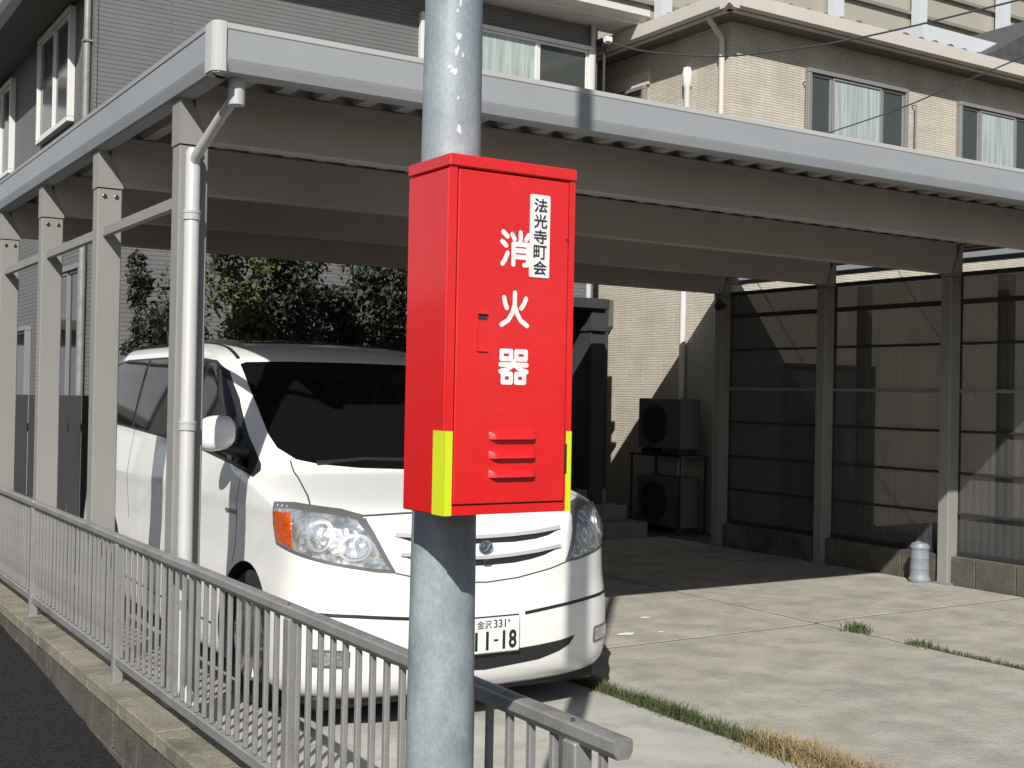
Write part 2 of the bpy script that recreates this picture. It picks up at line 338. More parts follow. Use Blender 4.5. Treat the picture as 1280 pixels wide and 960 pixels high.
# pebbles on the road
for k, (px, py) in enumerate(((0.9, 5.3), (0.75, 4.6), (1.1, 5.2), (0.55, 4.9))):
    b = NB(); bmesh.ops.create_icosphere(b, subdivisions=1, radius=0.012)
    for v in b.verts: v.co = Vector((v.co.x*1.4*random.uniform(.8, 1.2), v.co.y, v.co.z*.6)) + Vector((px, py, rz(py)+.005))
    o = obj('pebble', b, M['stone'], base=(px, py, rz(py)))
    tag(o, ['pale pebble on the asphalt nearest the block wall', 'small pale pebble on the asphalt closest to the camera', 'tiny pale pebble on the asphalt right beside another pebble', 'pale pebble on the asphalt farthest from the block wall'][k], 'pebble', 'pebbles on the asphalt')

# ------------------------------------------------------------------ low block wall under the railing
wall = thing('block_wall', 'low weathered concrete block wall between the dark road and the driveway', 'wall', (1.65, 7, -0.3))
y = 1.62; i = 0
while y < 14:
    L = 0.395
    zb = rz(y) - 0.06; z1 = 0.055
    b = NB(); box(b, 1.555+random.uniform(-.004, .004), 1.745, y, y+L-0.010, z1-0.19+0.006, z1, 0.003)
    obj('block', b, M['block'], wall)
    yo = y + 0.2
    if zb < z1-0.2:
        b = NB(); box(b, 1.555+random.uniform(-.003, .003), 1.745, yo, yo+L-0.010, min(zb, -.2), z1-0.19, 0.003); obj('block', b, M['block'], wall)
    y += L
y = 1.62
while y < 14:
    b = NB(); box(b, 1.538+random.uniform(-.002, .002), 1.752, y, y+0.588, 0.058, 0.13+random.uniform(-.003, .003), 0.005); obj('coping', b, M['cap'], wall); y += 0.6
bm = NB(); box(bm, 1.565, 1.738, 1.63, 14, -0.5, 0.05); obj('mortar', bm, M['joint'], wall)

# ------------------------------------------------------------------ railing on the wall
rail = thing('railing', 'grey metal railing with round handrail and thin balusters on the block wall', 'railing', (1.64, 6, 0.13))
def handrail(y0, y1):
    b = NB(); pr = [(1.603, .863), (1.600, .859), (1.599, .836), (1.610, .820), (1.640, .820), (1.651, .836), (1.650, .859), (1.647, .863), (1.634, .866), (1.616, .866)]
    extrude_profile(b, pr, 'y', y0, y1); return obj('handrail', b, M['railing'], rail, smooth=True, sharp=14)
PY = [2.26, 3.94, 6.18, 8.22, 10.3, 12.4]
handrail(2.09, 13.6)
bm = NB(); box(bm, 1.608, 1.642, 2.3, 13.6, 0.225, 0.268, 0.004); obj('bottom_rail', bm, M['railing'], rail)
b0 = NB(); box(b0, 1.600, 1.650, PY[0]-.026, PY[0]+.026, 0.13, 0.822, 0.004); post0 = obj('post', b0, M['railing'], rail)
b0 = NB(); box(b0, 1.575, 1.675, PY[0]-.05, PY[0]+.05, 0.131, 0.139); obj('foot_plate', b0, M['railing'], post0)
for y in PY[1:]: dup(post0, Vector((0, y-PY[0], 0)), rail)
b0 = NB(); box(b0, 1.616, 1.634, 2.152, 2.171, 0.250, 0.822, 0.003); bal = obj('baluster', b0, M['railing'], rail)
y = 2.161 + 0.096*2
while y < 13.5:
    if min(abs(y-p) for p in PY) > 0.04: dup(bal, Vector((random.uniform(-.001, .001), y-2.161, 0.02)), rail)
    y += 0.096
bm = NB()
for y in PY: lathe(bm, ((0.006, 0), (0.005, 0.004), (0, 0.006)), (1.612, y, 0.867), n=8)
obj('rivet', bm, M['bolt'], rail, smooth=True)

# ------------------------------------------------------------------ carport
XL, XR, YF, YB, ZB = 1.65, 9.88, 4.98, 10.66, 2.93
cp = thing('carport', 'large grey aluminium carport with folded plate roof over the white van', 'carport', (5.6, 7.8, 0))
PYS = [5.60, 7.10, 8.58, 10.08]
def fascia_prof(o, s):
    # outward position o(depth), s = sign of outward axis
    z = ZB
    return [(o, z+.20), (o+s*.004, z+.208), (o+s*.004, z+.185), (o, z+.18), (o, z+.06), (o-s*.004, z+.045), (o-s*.016, z+.008), (o-s*.028, z), (o-s*.10, z), (o-s*.10, z+.208)]
bm = NB(); extrude_profile(bm, fascia_prof(YF, -1), 'x', XL+.045, XR)
for f in bm.faces:
    if f.calc_center_median().z > ZB+.18 and f.calc_center_median().y < YF+.01: f.material_index = 1
fas = obj('front_fascia', bm, [M['fascia'], M['fascia_light']], cp)
bm = NB(); extrude_profile(bm, fascia_prof(XL, -1), 'y', YF+.10, YB-.1); obj('side_fascia', bm, M['fascia'], cp)
bm = NB(); extrude_profile(bm, fascia_prof(XR, 1), 'y', YF+.10, YB-.1); obj('side_fascia', bm, M['fascia'], cp)
bm = NB(); extrude_profile(bm, fascia_prof(YB, 1), 'x', XL, XR); obj('rear_fascia', bm, M['fascia'], cp)
bm = NB()
pr = [(XL+.10, YF+.10), (XL-.005, YF+.10), (XL-.005, YF+.028), (XL+.002, YF+.008), (XL+.02, YF-.006), (XL+.06, YF-.006), (XL+.06, YF+.10)]
A = [bm.verts.new((p[0], p[1], ZB-.004)) for p in pr]; Bv = [bm.verts.new((p[0], p[1], ZB+.214)) for p in pr]
for i in range(len(pr)): bm.faces.new((A[i], A[(i+1) % len(pr)], Bv[(i+1) % len(pr)], Bv[i]))
bm.faces.new(A[::-1]); bm.faces.new(Bv); bmesh.ops.recalc_face_normals(bm, faces=bm.faces)
bmesh.ops.bevel(bm, geom=list(bm.edges), offset=0.006, segments=2, affect='EDGES')
obj('corner_cap', bm, M['fascia_light'], cp, smooth=True)
# folded roof sheets
PIT_ = 0.21
def sheet_bm(x):
    b = NB(); zt, zb = ZB+.185, ZB+.09; t = 0.004
    prof = [(x, zb), (x+.035, zb), (x+.085, zt), (x+.125, zt), (x+.175, zb), (x+.21, zb)]
    for y0, y1 in ((YF+.104, YB-.104),):
        up_ = [[b.verts.new((px, yy, pz)) for px, pz in prof] for yy in (y0, y1)]
        dn = [[b.verts.new((px, yy, pz+t)) for px, pz in prof] for yy in (y0, y1)]
        for k in range(5):
            b.faces.new((up_[0][k], up_[1][k], up_[1][k+1], up_[0][k+1])); b.faces.new((dn[0][k], dn[0][k+1], dn[1][k+1], dn[1][k]))
            b.faces.new((up_[0][k], up_[0][k+1], dn[0][k+1], dn[0][k])); b.faces.new((up_[1][k], dn[1][k], dn[1][k+1], up_[1][k+1]))
    return b
sh = obj('roof_sheet', sheet_bm(XL+.11), M['sheet'], cp)
k = 1
while XL+.11+PIT_*(k+1) < XR-.1:
    dup(sh, Vector((PIT_*k, 0, 0)), cp); k += 1
# cross beams and posts
for i, y in enumerate(PYS):
    b = NB(); box(b, 1.76, 9.10, y-.05, y+.05, 2.745, ZB+.086, 0.004); obj('cross_beam', b, M['beam'], cp)
for i, y in enumerate(PYS):
    for x0 in (1.69, 9.03):
        b = NB(); box(b, x0, x0+.135, y-.055, y+.055, 0.0 if x0 > 5 else 0.05, 2.718, 0.005); p = obj('post', b, M['alu'], cp)
        # tapered bracket at the head, open towards the beam
        b = NB(); s = 1 if x0 < 5 else -1; xa = x0-.003 if s > 0 else x0+.138
        pr = [(xa, 2.721), (xa, 3.0), (xa+s*.02, 3.0), (xa+s*.14, 2.735), (xa+s*.14, 2.721)]
        extrude_profile(b, pr, 'y', y-.062, y+.062); obj('bracket', b, M['alu'], p)
        b = NB()
        for dx in (.035, .10): lathe(b, ((0.012, 0), (0.012, -.008), (0.006, -.012), (0, -.012)), (x0+dx, y-.0545, 2.675), 'y', 8)
        obj('bolt', b, M['bolt'], p)
        b = NB(); box(b, x0-.03, x0+.165, y-.085, y+.085, -0.02, 0.012 if x0 > 5 else 0.136, 0.003); obj('footing', b, M['conc'], p)
for a, c in zip(PYS, PYS[1:]):
    b = NB(); box(b, 1.72, 1.755, a+.055, c-.055, 2.445, 2.50, 0.003); obj('tie_bar', b, M['alu'], cp)
# drain pipe
dp = thing('drain_pipe', 'white plastic downpipe on the front left carport post', 'downpipe', (1.74, 5.5, 0.13))
bm = NB(); tube(bm, [(1.79, 5.08, 3.02), (1.79, 5.08, 2.90), (1.79, 5.08, 2.82)], 0.036, 16); obj('outlet_elbow', bm, M['pvc'], dp, smooth=True)
bm = NB(); tube(bm, [(1.79, 5.10, 2.86), (1.775, 5.22, 2.80), (1.745, 5.475, 2.66), (1.742, 5.505, 2.62)], 0.024, 14); obj('sloping_pipe', bm, M['pvc'], dp, smooth=True)
bm = NB(); tube(bm, [(1.742, 5.51, 2.70), (1.742, 5.51, 2.68), (1.742, 5.51, 0.30), (1.742, 5.49, 0.24), (1.742, 5.36, 0.165)], [.022, .034, .034, .034, .034], 18); obj('pipe', bm, M['pvc'], dp, smooth=True)
for z in (2.40, 1.44):
    bm = NB(); lathe(bm, ((.034, -.03), (.039, -.03), (.039, .0), (.041, .0), (.041, .012), (.034, .012)), (1.742, 5.51, z)); obj('coupling', bm, M['pvc'], dp, smooth=True)
for z in (0.62,):
    bm = NB(); lathe(bm, ((.033, -.02), (.038, -.02), (.038, .02), (.033, .02)), (1.742, 5.51, z)); box(bm, 1.73, 1.755, 5.54, 5.57, z-.015, z+.015); obj('clip', bm, M['alu'], dp)

# ------------------------------------------------------------------ side screen on the right posts
scr = thing('side_screen', 'smoked translucent panel screen with dark horizontal rails along the right carport posts', 'screen', (9.2, 8, 0.27))
SY = [2.2, 4.1] + [y for y in PYS]
for a, c in zip(SY, SY[1:]):
    zl = [0.27, 0.62, 0.98, 1.35, 1.71, 2.13, 2.5, 2.74]
    b = NB(); n = int((c-a)/0.04)
    prs = [(9.19 + (0.002 if k % 2 else -0.002), a+.02 + (c-a-.04)*k/n) for k in range(n+1)]
    lo = [b.verts.new((p[0], p[1], 0.27)) for p in prs]; hi = [b.verts.new((p[0], p[1], 2.74)) for p in prs]
    for k in range(n): b.faces.new((lo[k], lo[k+1], hi[k+1], hi[k]))
    bmesh.ops.solidify(b, geom=b.faces[:], thickness=0.003)
    obj('panel', b, M['poly'], scr)
for z, t in ((0.27, .02), (0.62, .012), (0.98, .012), (1.35, .012), (1.71, .016), (2.13, .012), (2.5, .022), (2.745, .02)):
    b = NB(); box(b, 9.155, 9.183, 2.2, 10.08, z-t, z+t, 0.003); obj('rail', b, M['dark'] if z != 1.71 else M['frame_g'], scr)
for y in SY:
    b = NB(); box(b, 9.20, 9.24, y-.022, y+.022, 0.26, 2.765, 0.003); obj('upright', b, M['dark'], scr)
cu = thing('kerb_wall', 'dark single course concrete kerb under the translucent side screen', 'wall', (9.15, 7, 0))
y = 2.0
while y < 9.9:
    b = NB(); box(b, 9.08, 9.27, y, y+.392, -.04, .248, .006); obj('block', b, M['block'], cu); y += .4

# ------------------------------------------------------------------ neighbour's posts and things seen through the screen
for k, (x, y) in enumerate(((10.35, 9.2), (10.3, 7.4), (10.3, 5.4))):
    b = NB(); box(b, x-.06, x+.06, y-.06, y+.06, -.03, 2.85, .006)
    tag(obj('neighbour_post', b, M['alu'], base=(x, y, 0)), ['grey post behind the screen nearest the tan house', 'grey post behind the screen beside the small canister', 'grey post behind the screen at the right edge of the photo'][k], 'post', 'posts behind the side screen')
bm = NB(); box(bm, 9.35, 30, 1.6, 10.75, -.3, -.03); struct(obj('neighbour_yard', bm, M['slab']))

# ------------------------------------------------------------------ windows and houses
def window(parent, plane, at, a0, a1, z0, z1, m, sashes, out=-1, name='window', split=None, glass=None):
    """plane 'x': wall at x=at, a runs along y; plane 'y': wall at y=at, a runs along x; out = outward sign"""
    def bx(b, p0, p1, q0, q1, d0, d1, bev=0.0):
        lo, hi = sorted((at+out*d0, at+out*d1))
        if plane == 'x': box(b, lo, hi, p0, p1, q0, q1, bev)
        else: box(b, p0, p1, lo, hi, q0, q1, bev)
    t = 0.05
    b = NB()
    bx(b, a0, a1, z0, z0+t, .002, .075, .004); bx(b, a0, a1, z1-t, z1, .002, .075, .004)
    bx(b, a0, a0+t, z0+t+.002, z1-t-.002, .002, .073, .004); bx(b, a1-t, a1, z0+t+.002, z1-t-.002, .002, .073, .004)
    w = obj(name, b, m, parent)
    cuts = split or [a0+t + (a1-a0-2*t)*k/sashes for k in range(sashes+1)]
    for k in range(len(cuts)-1):
        p0, p1 = cuts[k]+.004, cuts[k+1]-.004; s = .035; dd = .012 if k % 2 else .0
        b = NB()
        bx(b, p0, p1, z0+t+.004, z0+t+s, .014+dd, .045+dd, .003); bx(b, p0, p1, z1-t-s, z1-t-.004, .014+dd, .045+dd, .003)
        bx(b, p0, p0+s, z0+t+s+.001, z1-t-s-.001, .014+dd, .044+dd, .003); bx(b, p1-s, p1, z0+t+s+.001, z1-t-s-.001, .014+dd, .044+dd, .003)
        obj('sash', b, m, w)
        b = NB(); bx(b, p0+s, p1-s, z0+t+s, z1-t-s, .022+dd, .030+dd)
        g = (glass[k] if glass else M['wglass'])
        obj('pane', b, g, w)
    return w
M['cglass'] = mat('curtained_glass', (0.50, 0.56, 0.53), 0.15, c2=(0.26, 0.31, 0.30), sc=9, contrast=0.35, stretch=(3.2, 3.2, 0.12), coat=0.6)

# grey house
gh = thing('grey_house', 'dark grey sided house with white window frames behind the carport', 'house', (6, 13, 0))
GX0, GX1, GY, GZ = 2.94, 9.1, 12.5, 6.25
bm = NB(); box(bm, GX0, GX1, GY, 20, -.05, GZ); obj('wall', bm, M['gsiding'], gh)
bm = NB(); v = [bm.verts.new(p) for p in ((GX0+.02, GY-.42, 6.40), (9.45, GY-.42, 6.40), (9.45, 20.4, 6.40), (GX0+.02, 20.4, 6.40), (6.1, 16, 7.3))]
for k in range(4): bm.faces.new((v[k], v[(k+1) % 4], v[4]))
bm.faces.new(v[3::-1]); obj('roof', bm, M['roof'], gh)
bm = NB(); box(bm, GX0+.04, 9.43, GY-.40, GY+.1, 6.255, 6.30); obj('soffit', bm, M['creamwhite'], gh)
bm = NB(); extrude_profile(bm, [(GY-.40, 6.28), (GY-.48, 6.30), (GY-.52, 6.34), (GY-.52, 6.42), (GY-.505, 6.42), (GY-.40, 6.42)], 'x', GX0+.04, 9.52); obj('gutter', bm, M['creamwhite'], gh, smooth=True, sharp=25)
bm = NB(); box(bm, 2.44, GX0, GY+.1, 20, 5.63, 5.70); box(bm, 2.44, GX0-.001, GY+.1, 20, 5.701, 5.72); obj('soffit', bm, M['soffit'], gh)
bm = NB(); extrude_profile(bm, [(2.44, 5.62), (2.44, 5.80), (2.40, 5.80), (2.33, 5.80), (2.32, 5.72), (2.36, 5.66)], 'y', GY+.1, 20); obj('gutter', bm, M['railing'], gh, smooth=True, sharp=25)
bm = NB(); v = [bm.verts.new(p) for p in ((2.40, GY+.1, 5.78), (GX0+.01, GY+.1, 6.02), (GX0+.01, 20, 6.02), (2.40, 20, 5.78), (2.40, GY+.1, 5.72), (GX0, GY+.1, 5.72), (GX0, 20, 5.72), (2.40, 20, 5.72))]
for q in ((0, 1, 2, 3), (0, 4, 5, 1), (3, 2, 6, 7), (0, 3, 7, 4)): bm.faces.new([v[i] for i in q])
obj('side_roof', bm, M['roof'], gh)
window(gh, 'y', GY, 6.55, 8.98, 4.9, 5.98, M['frame_w'], 3, split=[6.6, 7.0, 8.17, 8.93], glass=[M['cglass'], M['cglass'], M['wglass']])
window(gh, 'x', GX0, 13.33, 14.95, 4.38, 5.60, M['frame_w'], 2)
window(gh, 'x', GX0, 16.6, 18.1, 4.30, 5.52, M['frame_w'], 2)
window(gh, 'x', GX0, 12.66, 13.78, 0.30, 2.84, M['frame_g'], 2, glass=[M['glass'], M['glass']])
window(gh, 'x', GX0, 15.3, 17.0, 0.30, 2.3, M['frame_g'], 2, glass=[M['glass'], M['glass']])
for x, y in ((GX0-.045, GY+.14), (9.0, GY-.045)):
    bm = NB(); tube(bm, [(x, y, 0), (x, y, 5.2), (x, y, 6.26)], 0.036, 12); box(bm, x-.045, x+.045, y-.045, y+.045, 5.05, 5.07); obj('downpipe', bm, M['railing'] if x < 5 else M['pvc'], gh, smooth=True)
bm = NB(); box(bm, GX0-.012, GX0+.02, GY-.012, GY+.02, -.05, 6.2); obj('corner_trim', bm, M['gsiding'], gh)
# entry at the right end of the grey house
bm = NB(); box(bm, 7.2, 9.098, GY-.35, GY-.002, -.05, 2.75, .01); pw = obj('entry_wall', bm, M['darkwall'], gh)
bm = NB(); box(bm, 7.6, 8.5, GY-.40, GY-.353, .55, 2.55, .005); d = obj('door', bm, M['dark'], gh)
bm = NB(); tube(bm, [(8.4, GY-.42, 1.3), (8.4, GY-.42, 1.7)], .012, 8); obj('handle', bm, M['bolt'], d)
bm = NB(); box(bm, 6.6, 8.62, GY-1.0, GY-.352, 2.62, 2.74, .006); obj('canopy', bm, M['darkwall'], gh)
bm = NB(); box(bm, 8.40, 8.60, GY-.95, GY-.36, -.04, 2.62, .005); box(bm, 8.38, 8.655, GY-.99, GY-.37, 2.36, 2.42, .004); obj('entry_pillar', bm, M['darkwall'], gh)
st = thing('entry_steps', 'three grey concrete entry steps in the shade behind the van', 'steps', (8.2, 11.5, 0))
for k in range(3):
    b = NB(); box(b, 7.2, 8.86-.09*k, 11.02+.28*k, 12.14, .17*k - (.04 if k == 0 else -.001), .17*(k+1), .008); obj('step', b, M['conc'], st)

# tan house
th = thing('tan_house', 'tan thin-course sided house with cream gutters beside the grey house', 'house', (13, 14, 0))
TX, TY, TZ = 9.8, 10.8, 6.0
bm = NB(); box(bm, TX, 22, TY, 22, -.05, TZ+.05); obj('wall', bm, M['tsiding'], th)
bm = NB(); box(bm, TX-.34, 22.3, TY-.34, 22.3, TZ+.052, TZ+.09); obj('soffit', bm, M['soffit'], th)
gp = lambda o, s: [(o-s*.10, TZ+.05), (o-s*.02, TZ+.05), (o+s*.05, TZ+.09), (o+s*.06, TZ+.24), (o+s*.045, TZ+.24), (o-s*.10, TZ+.22)]
bm = NB(); extrude_profile(bm, gp(TY-.34, -1), 'x', TX-.40, 22.3); obj('gutter', bm, M['cream'], th, smooth=True, sharp=25)
bm = NB(); extrude_profile(bm, gp(TX-.34, -1), 'y', TY-.40, 22.3); obj('gutter', bm, M['cream'], th, smooth=True, sharp=25)
bm = NB(); v = [bm.verts.new(p) for p in ((TX-.30, TY-.30, TZ+.235), (22.3, TY-.30, TZ+.235), (22.3, 22.3, TZ+.235), (TX-.30, 22.3, TZ+.235), (15.9, 16.5, TZ+1.55))]
for k in range(4): bm.faces.new((v[k], v[(k+1) % 4], v[4]))
bm.faces.new(v[3::-1]); rf = obj('roof', bm, M['roof'], th)
b = NB(); bmesh.ops.create_uvsphere(b, u_segments=8, v_segments=5, radius=.055)
for v in b.verts: v.co = Vector((v.co.x, v.co.y*1.2, v.co.z*.8)) + Vector((TX+.1, TY-.26, TZ+.27))
tl = obj('roof_tile', b, M['roof'], rf, smooth=True)
for k in range(1, 24): dup(tl, Vector((.29*k, random.uniform(-.02, .02), random.uniform(-.008, .01))), rf)
for k in range(1, 12): dup(tl, Vector((-.36, .36*k, random.uniform(-.008, .01))), rf)
gl3 = [M['wglass'], M['cglass'], M['wglass']]
window(th, 'y', TY, 11.02, 12.84, 4.35, 5.68, M['frame_g'], 3, split=[11.07, 11.45, 12.35, 12.79], glass=gl3)
window(th, 'y', TY, 13.88, 15.62, 4.35, 5.68, M['frame_g'], 3, split=[13.93, 14.32, 15.1, 15.57], glass=gl3)
for x in (10.98, 12.98):
    b = NB(); tube(b, [(x, TY-.01, 5.5), (x, TY-.07, 5.5), (x, TY-.07, 4.9), (x, TY-.01, 4.9)], .012, 8); obj('pole_bracket', b, M['frame_g'], th)
window(th, 'x', TX, 12.35, 12.95, 4.65, 5.6, M['frame_g'], 1)
bm = NB(); box(bm, TX-.03, TX-.001, 12.3, 13.05, 5.61, 5.78); obj('lintel_panel', bm, M['cream'], th)
window(th, 'y', TY, 10.75, 12.3, .08, 2.05, M['dark'], 2, name='garden_door')
bm = NB(); tube(bm, [(TX-.30, TY+.05, TZ+.10), (TX-.28, TY+.06, TZ+.02), (TX-.06, TY+.10, TZ-.14), (TX-.05, TY+.10, TZ-.22), (TX-.05, TY+.10, 0)], .036, 12); obj('downpipe', bm, M['cream'], th, smooth=True)
bm = NB(); tube(bm, [(TX-.05, 11.52, .05), (TX-.05, 11.52, 5.40), (TX-.05, 11.52, 5.42), (TX-.05, 11.52, 5.55), (TX-.05, 11.52, 5.57), (TX-.05, 11.52, 5.64)], [.040, .040, .056, .062, .062, .048], 14); obj('vent_pipe', bm, M['ceramic'], th, smooth=True)
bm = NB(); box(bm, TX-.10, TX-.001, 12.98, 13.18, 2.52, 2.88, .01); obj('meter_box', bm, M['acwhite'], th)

gd = thing('garden_fence', 'low dark boarded fence beside the grey house seen between the left posts', 'fence', (2.4, 11.2, 0))
for k in range(9):
    b = NB(); box(b, 1.92+.112*k, 2.022+.112*k, 11.19+.004*(k % 2), 11.215+.004*(k % 2), -.02, 1.52, .003); obj('board', b, M['darkwall'], gd)
for z in (.3, 1.2):
    b = NB(); box(b, 1.92, 2.92, 11.222, 11.26, z, z+.07); obj('fence_rail', b, M['darkwall'], gd)

# air conditioner units against the tan house
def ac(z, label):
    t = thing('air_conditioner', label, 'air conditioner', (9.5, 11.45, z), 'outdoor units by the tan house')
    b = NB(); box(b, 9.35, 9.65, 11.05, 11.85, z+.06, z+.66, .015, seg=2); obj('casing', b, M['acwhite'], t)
    b = NB(); lathe(b, ((.24, 0), (.24, -.012), (.225, -.016), (.0, -.016)), (9.352, 11.53, z+.36), 'x', 24); obj('fan_grille', b, M['dark'], t)
    b = NB()
    for y in (11.12, 11.74): box(b, 9.36, 9.64, y, y+.05, z, z+.058)
    obj('foot', b, M['dark'], t)
ac(0.93, 'upper air conditioner unit raised on a stand beside the tan house')
ac(0.0, 'lower air conditioner unit on the ground beneath another unit')
t = thing('unit_stand', 'dark metal stand carrying the upper air conditioner unit', 'stand', (9.5, 11.45, 0))
for x in (9.30, 9.68):
    for y in (10.98, 11.90):
        b = NB(); box(b, x-.011, x+.011, y-.011, y+.011, -.04, .925); obj('leg', b, M['dark'], t)
b = NB(); box(b, 9.28, 9.70, 10.96, 11.92, .90, .927); obj('shelf', b, M['dark'], t)
# lamp on the rear right post
t = thing('post_lamp', 'small dark spotlight at the top of the rear right carport post', 'lamp', (9.0, 10.0, 2.6))
b = NB(); lathe(b, ((.0, -.07), (.03, -.07), (.05, .03), (.045, .03), (.0, .01)), (8.96, 9.98, 2.60), 'y', 14); obj('shade', b, M['dark'], t, smooth=True)
b = NB(); tube(b, [(8.96, 9.99, 2.62), (8.98, 10.03, 2.67), (9.04, 10.06, 2.67)], .012, 8); obj('arm', b, M['dark'], t)
# canister
cn = thing('canister', 'grey blue plastic canister standing beside the front right carport post', 'canister', (9.0, 7.2, 0))
b = NB(); lathe(b, ((.0, .0), (.092, .0), (.096, .01), (.096, .035), (.088, .045), (.084, .05), (.083, .12), (.084, .123), (.083, .126), (.082, .21), (.083, .213), (.082, .216), (.080, .29), (.088, .30), (.088, .315), (.07, .345), (.066, .345), (.066, .32), (.0, .31)), (8.955, 7.28, 0), 'z', 28); obj('body', b, M['pot'], cn, smooth=True)
b = NB(); tube(b, bezier((8.87, 7.28, .31), (8.865, 7.25, .40), (8.925, 7.22, .345), 8), .006, 6); obj('handle', b, M['pot'], cn, smooth=True)

# ------------------------------------------------------------------ far background
fb = thing('panelled_building', 'tall beige clad building with ledges and white posts far behind the tan house', 'building', (35, 30, 0))
bm = NB(); box(bm, 16, 60, 30, 36, -.5, 26); obj('wall', bm, M['bgwall'], fb)
z = 10.0
while z < 22:
    b = NB(); box(b, 15.9, 60, 29.86, 29.999, z, z+.12); obj('ledge', b, M['bgline'], fb); z += .95
for x in (17.5, 24.1, 31.7, 36.0, 40.8, 46):
    b = NB(); box(b, x-.22, x+.22, 29.5, 29.85, -.5, 24); obj('pilaster', b, M['bgpost'], fb)
fh = thing('tiled_house', 'pale house with dark tiled roof behind the right end of the tan house', 'house', (28, 20, 0))
bm = NB(); box(bm, 24.4, 34, 20, 26, -.5, 10.9); obj('wall', bm, M['bgpost'], fh)
bm = NB(); v = [bm.verts.new(p) for p in ((26.2, 19.3, 10.2), (26.2, 19.3, 10.35), (29.6, 19.3, 12.1), (34, 19.3, 10.2), (26.2, 26.5, 10.2), (26.2, 26.5, 10.35), (29.6, 26.5, 12.1), (34, 26.5, 10.2))]
for q in ((0, 1, 2, 3), (4, 7, 6, 5), (0, 4, 5, 1), (1, 5, 6, 2), (2, 6, 7, 3), (0, 3, 7, 4)): bm.faces.new([v[i] for i in q])
obj('roof', bm, M['roof'], fh)
bl = thing('white_apartment_block', 'pale apartment block glimpsed beyond the eave of the grey house', 'building', (0, 32, 0))
bm = NB(); box(bm, -10, 6, 32, 40, -.5, 16); obj('wall', bm, M['bgpost'], bl)
for z in (3, 6, 9, 12): 
    b = NB(); box(b, -10.1, 6.1, 31.6, 31.999, z, z+.25); obj('ledge', b, M['bgline'], bl)

hs = thing('added_street_house', 'unseen low dark walled house added across the road for the box reflection', 'house', (-9, 18, -.4))  # out of view; added to shape the reflection on the red box
bm = NB(); box(bm, -13, -6.2, 6, 34, -.9, 2.7); obj('wall', bm, M['gsiding'], hs)
bm = NB(); extrude_profile(bm, [(-13.4, 2.72), (-5.8, 2.72), (-5.8, 2.8), (-9.6, 3.6), (-13.4, 2.8)], 'y', 5.6, 34.4); obj('roof', bm, M['roof'], hs)
for y in (8, 12, 17, 23, 29): window(hs, 'x', -6.2, y, y+1.7, .3, 1.9, M['frame_g'], 2, out=1)

# cables
def cable(pts, r, label):
    b = NB(); tube(b, pts, r, 6); o = obj('cable', b, M['cablem'], base=pts[0]); tag(o, label, 'cable', 'overhead cables')
def spline(pts, n=6):
    P_ = [Vector(p) for p in pts]; out = []
    for i in range(len(P_)-1):
        p0, p1, p2, p3 = P_[max(i-1, 0)], P_[i], P_[i+1], P_[min(i+2, len(P_)-1)]
        for k in range(n):
            t = k/n; out.append(.5*((2*p1)+(p2-p0)*t+(2*p0-5*p1+4*p2-p3)*t*t+(3*p1-p0-3*p2+p3)*t**3))
    return out+[P_[-1]]
cable(spline([(9.01, 12.2, 6.0), (8.52, 10.9, 5.51), (8.52, 10.19, 5.3), (8.55, 9.58, 5.15), (8.61, 8.95, 5.06), (8.7, 8.19, 4.99), (8.79, 7.42, 4.96), (8.91, 6.75, 4.97), (9.02, 6.21, 4.99), (9.2, 5.5, 5.07)]), .009, 'dark cable sagging from the insulator at the grey house corner')
cable(spline([(11.31, 10.72, 4.9), (11.37, 9.69, 5.01), (11.33, 8.77, 5.13), (11.37, 7.91, 5.28), (11.38, 6.96, 5.47)]), .008, 'thin dark cable crossing the tan house window up to the right')
ins = thing('insulator', 'white ceramic cable insulator on a dark bracket at the grey house corner', 'insulator', (9.05, 12.25, 6))
b = NB(); lathe(b, ((.0, -.05), (.035, -.05), (.05, -.02), (.035, 0), (.05, .03), (.03, .05), (.0, .05)), (9.04, 12.2, 6.02), 'x', 14); obj('ceramic', b, M['ceramic'], ins, smooth=True)
b = NB(); tube(b, [(9.04, 12.3, 6.0), (9.09, 12.34, 5.9), (9.09, 12.34, 5.2)], .02, 8); box(b, 9.02, 9.12, 12.30, 12.49, 6.03, 6.07); obj('bracket', b, M['dark'], ins)

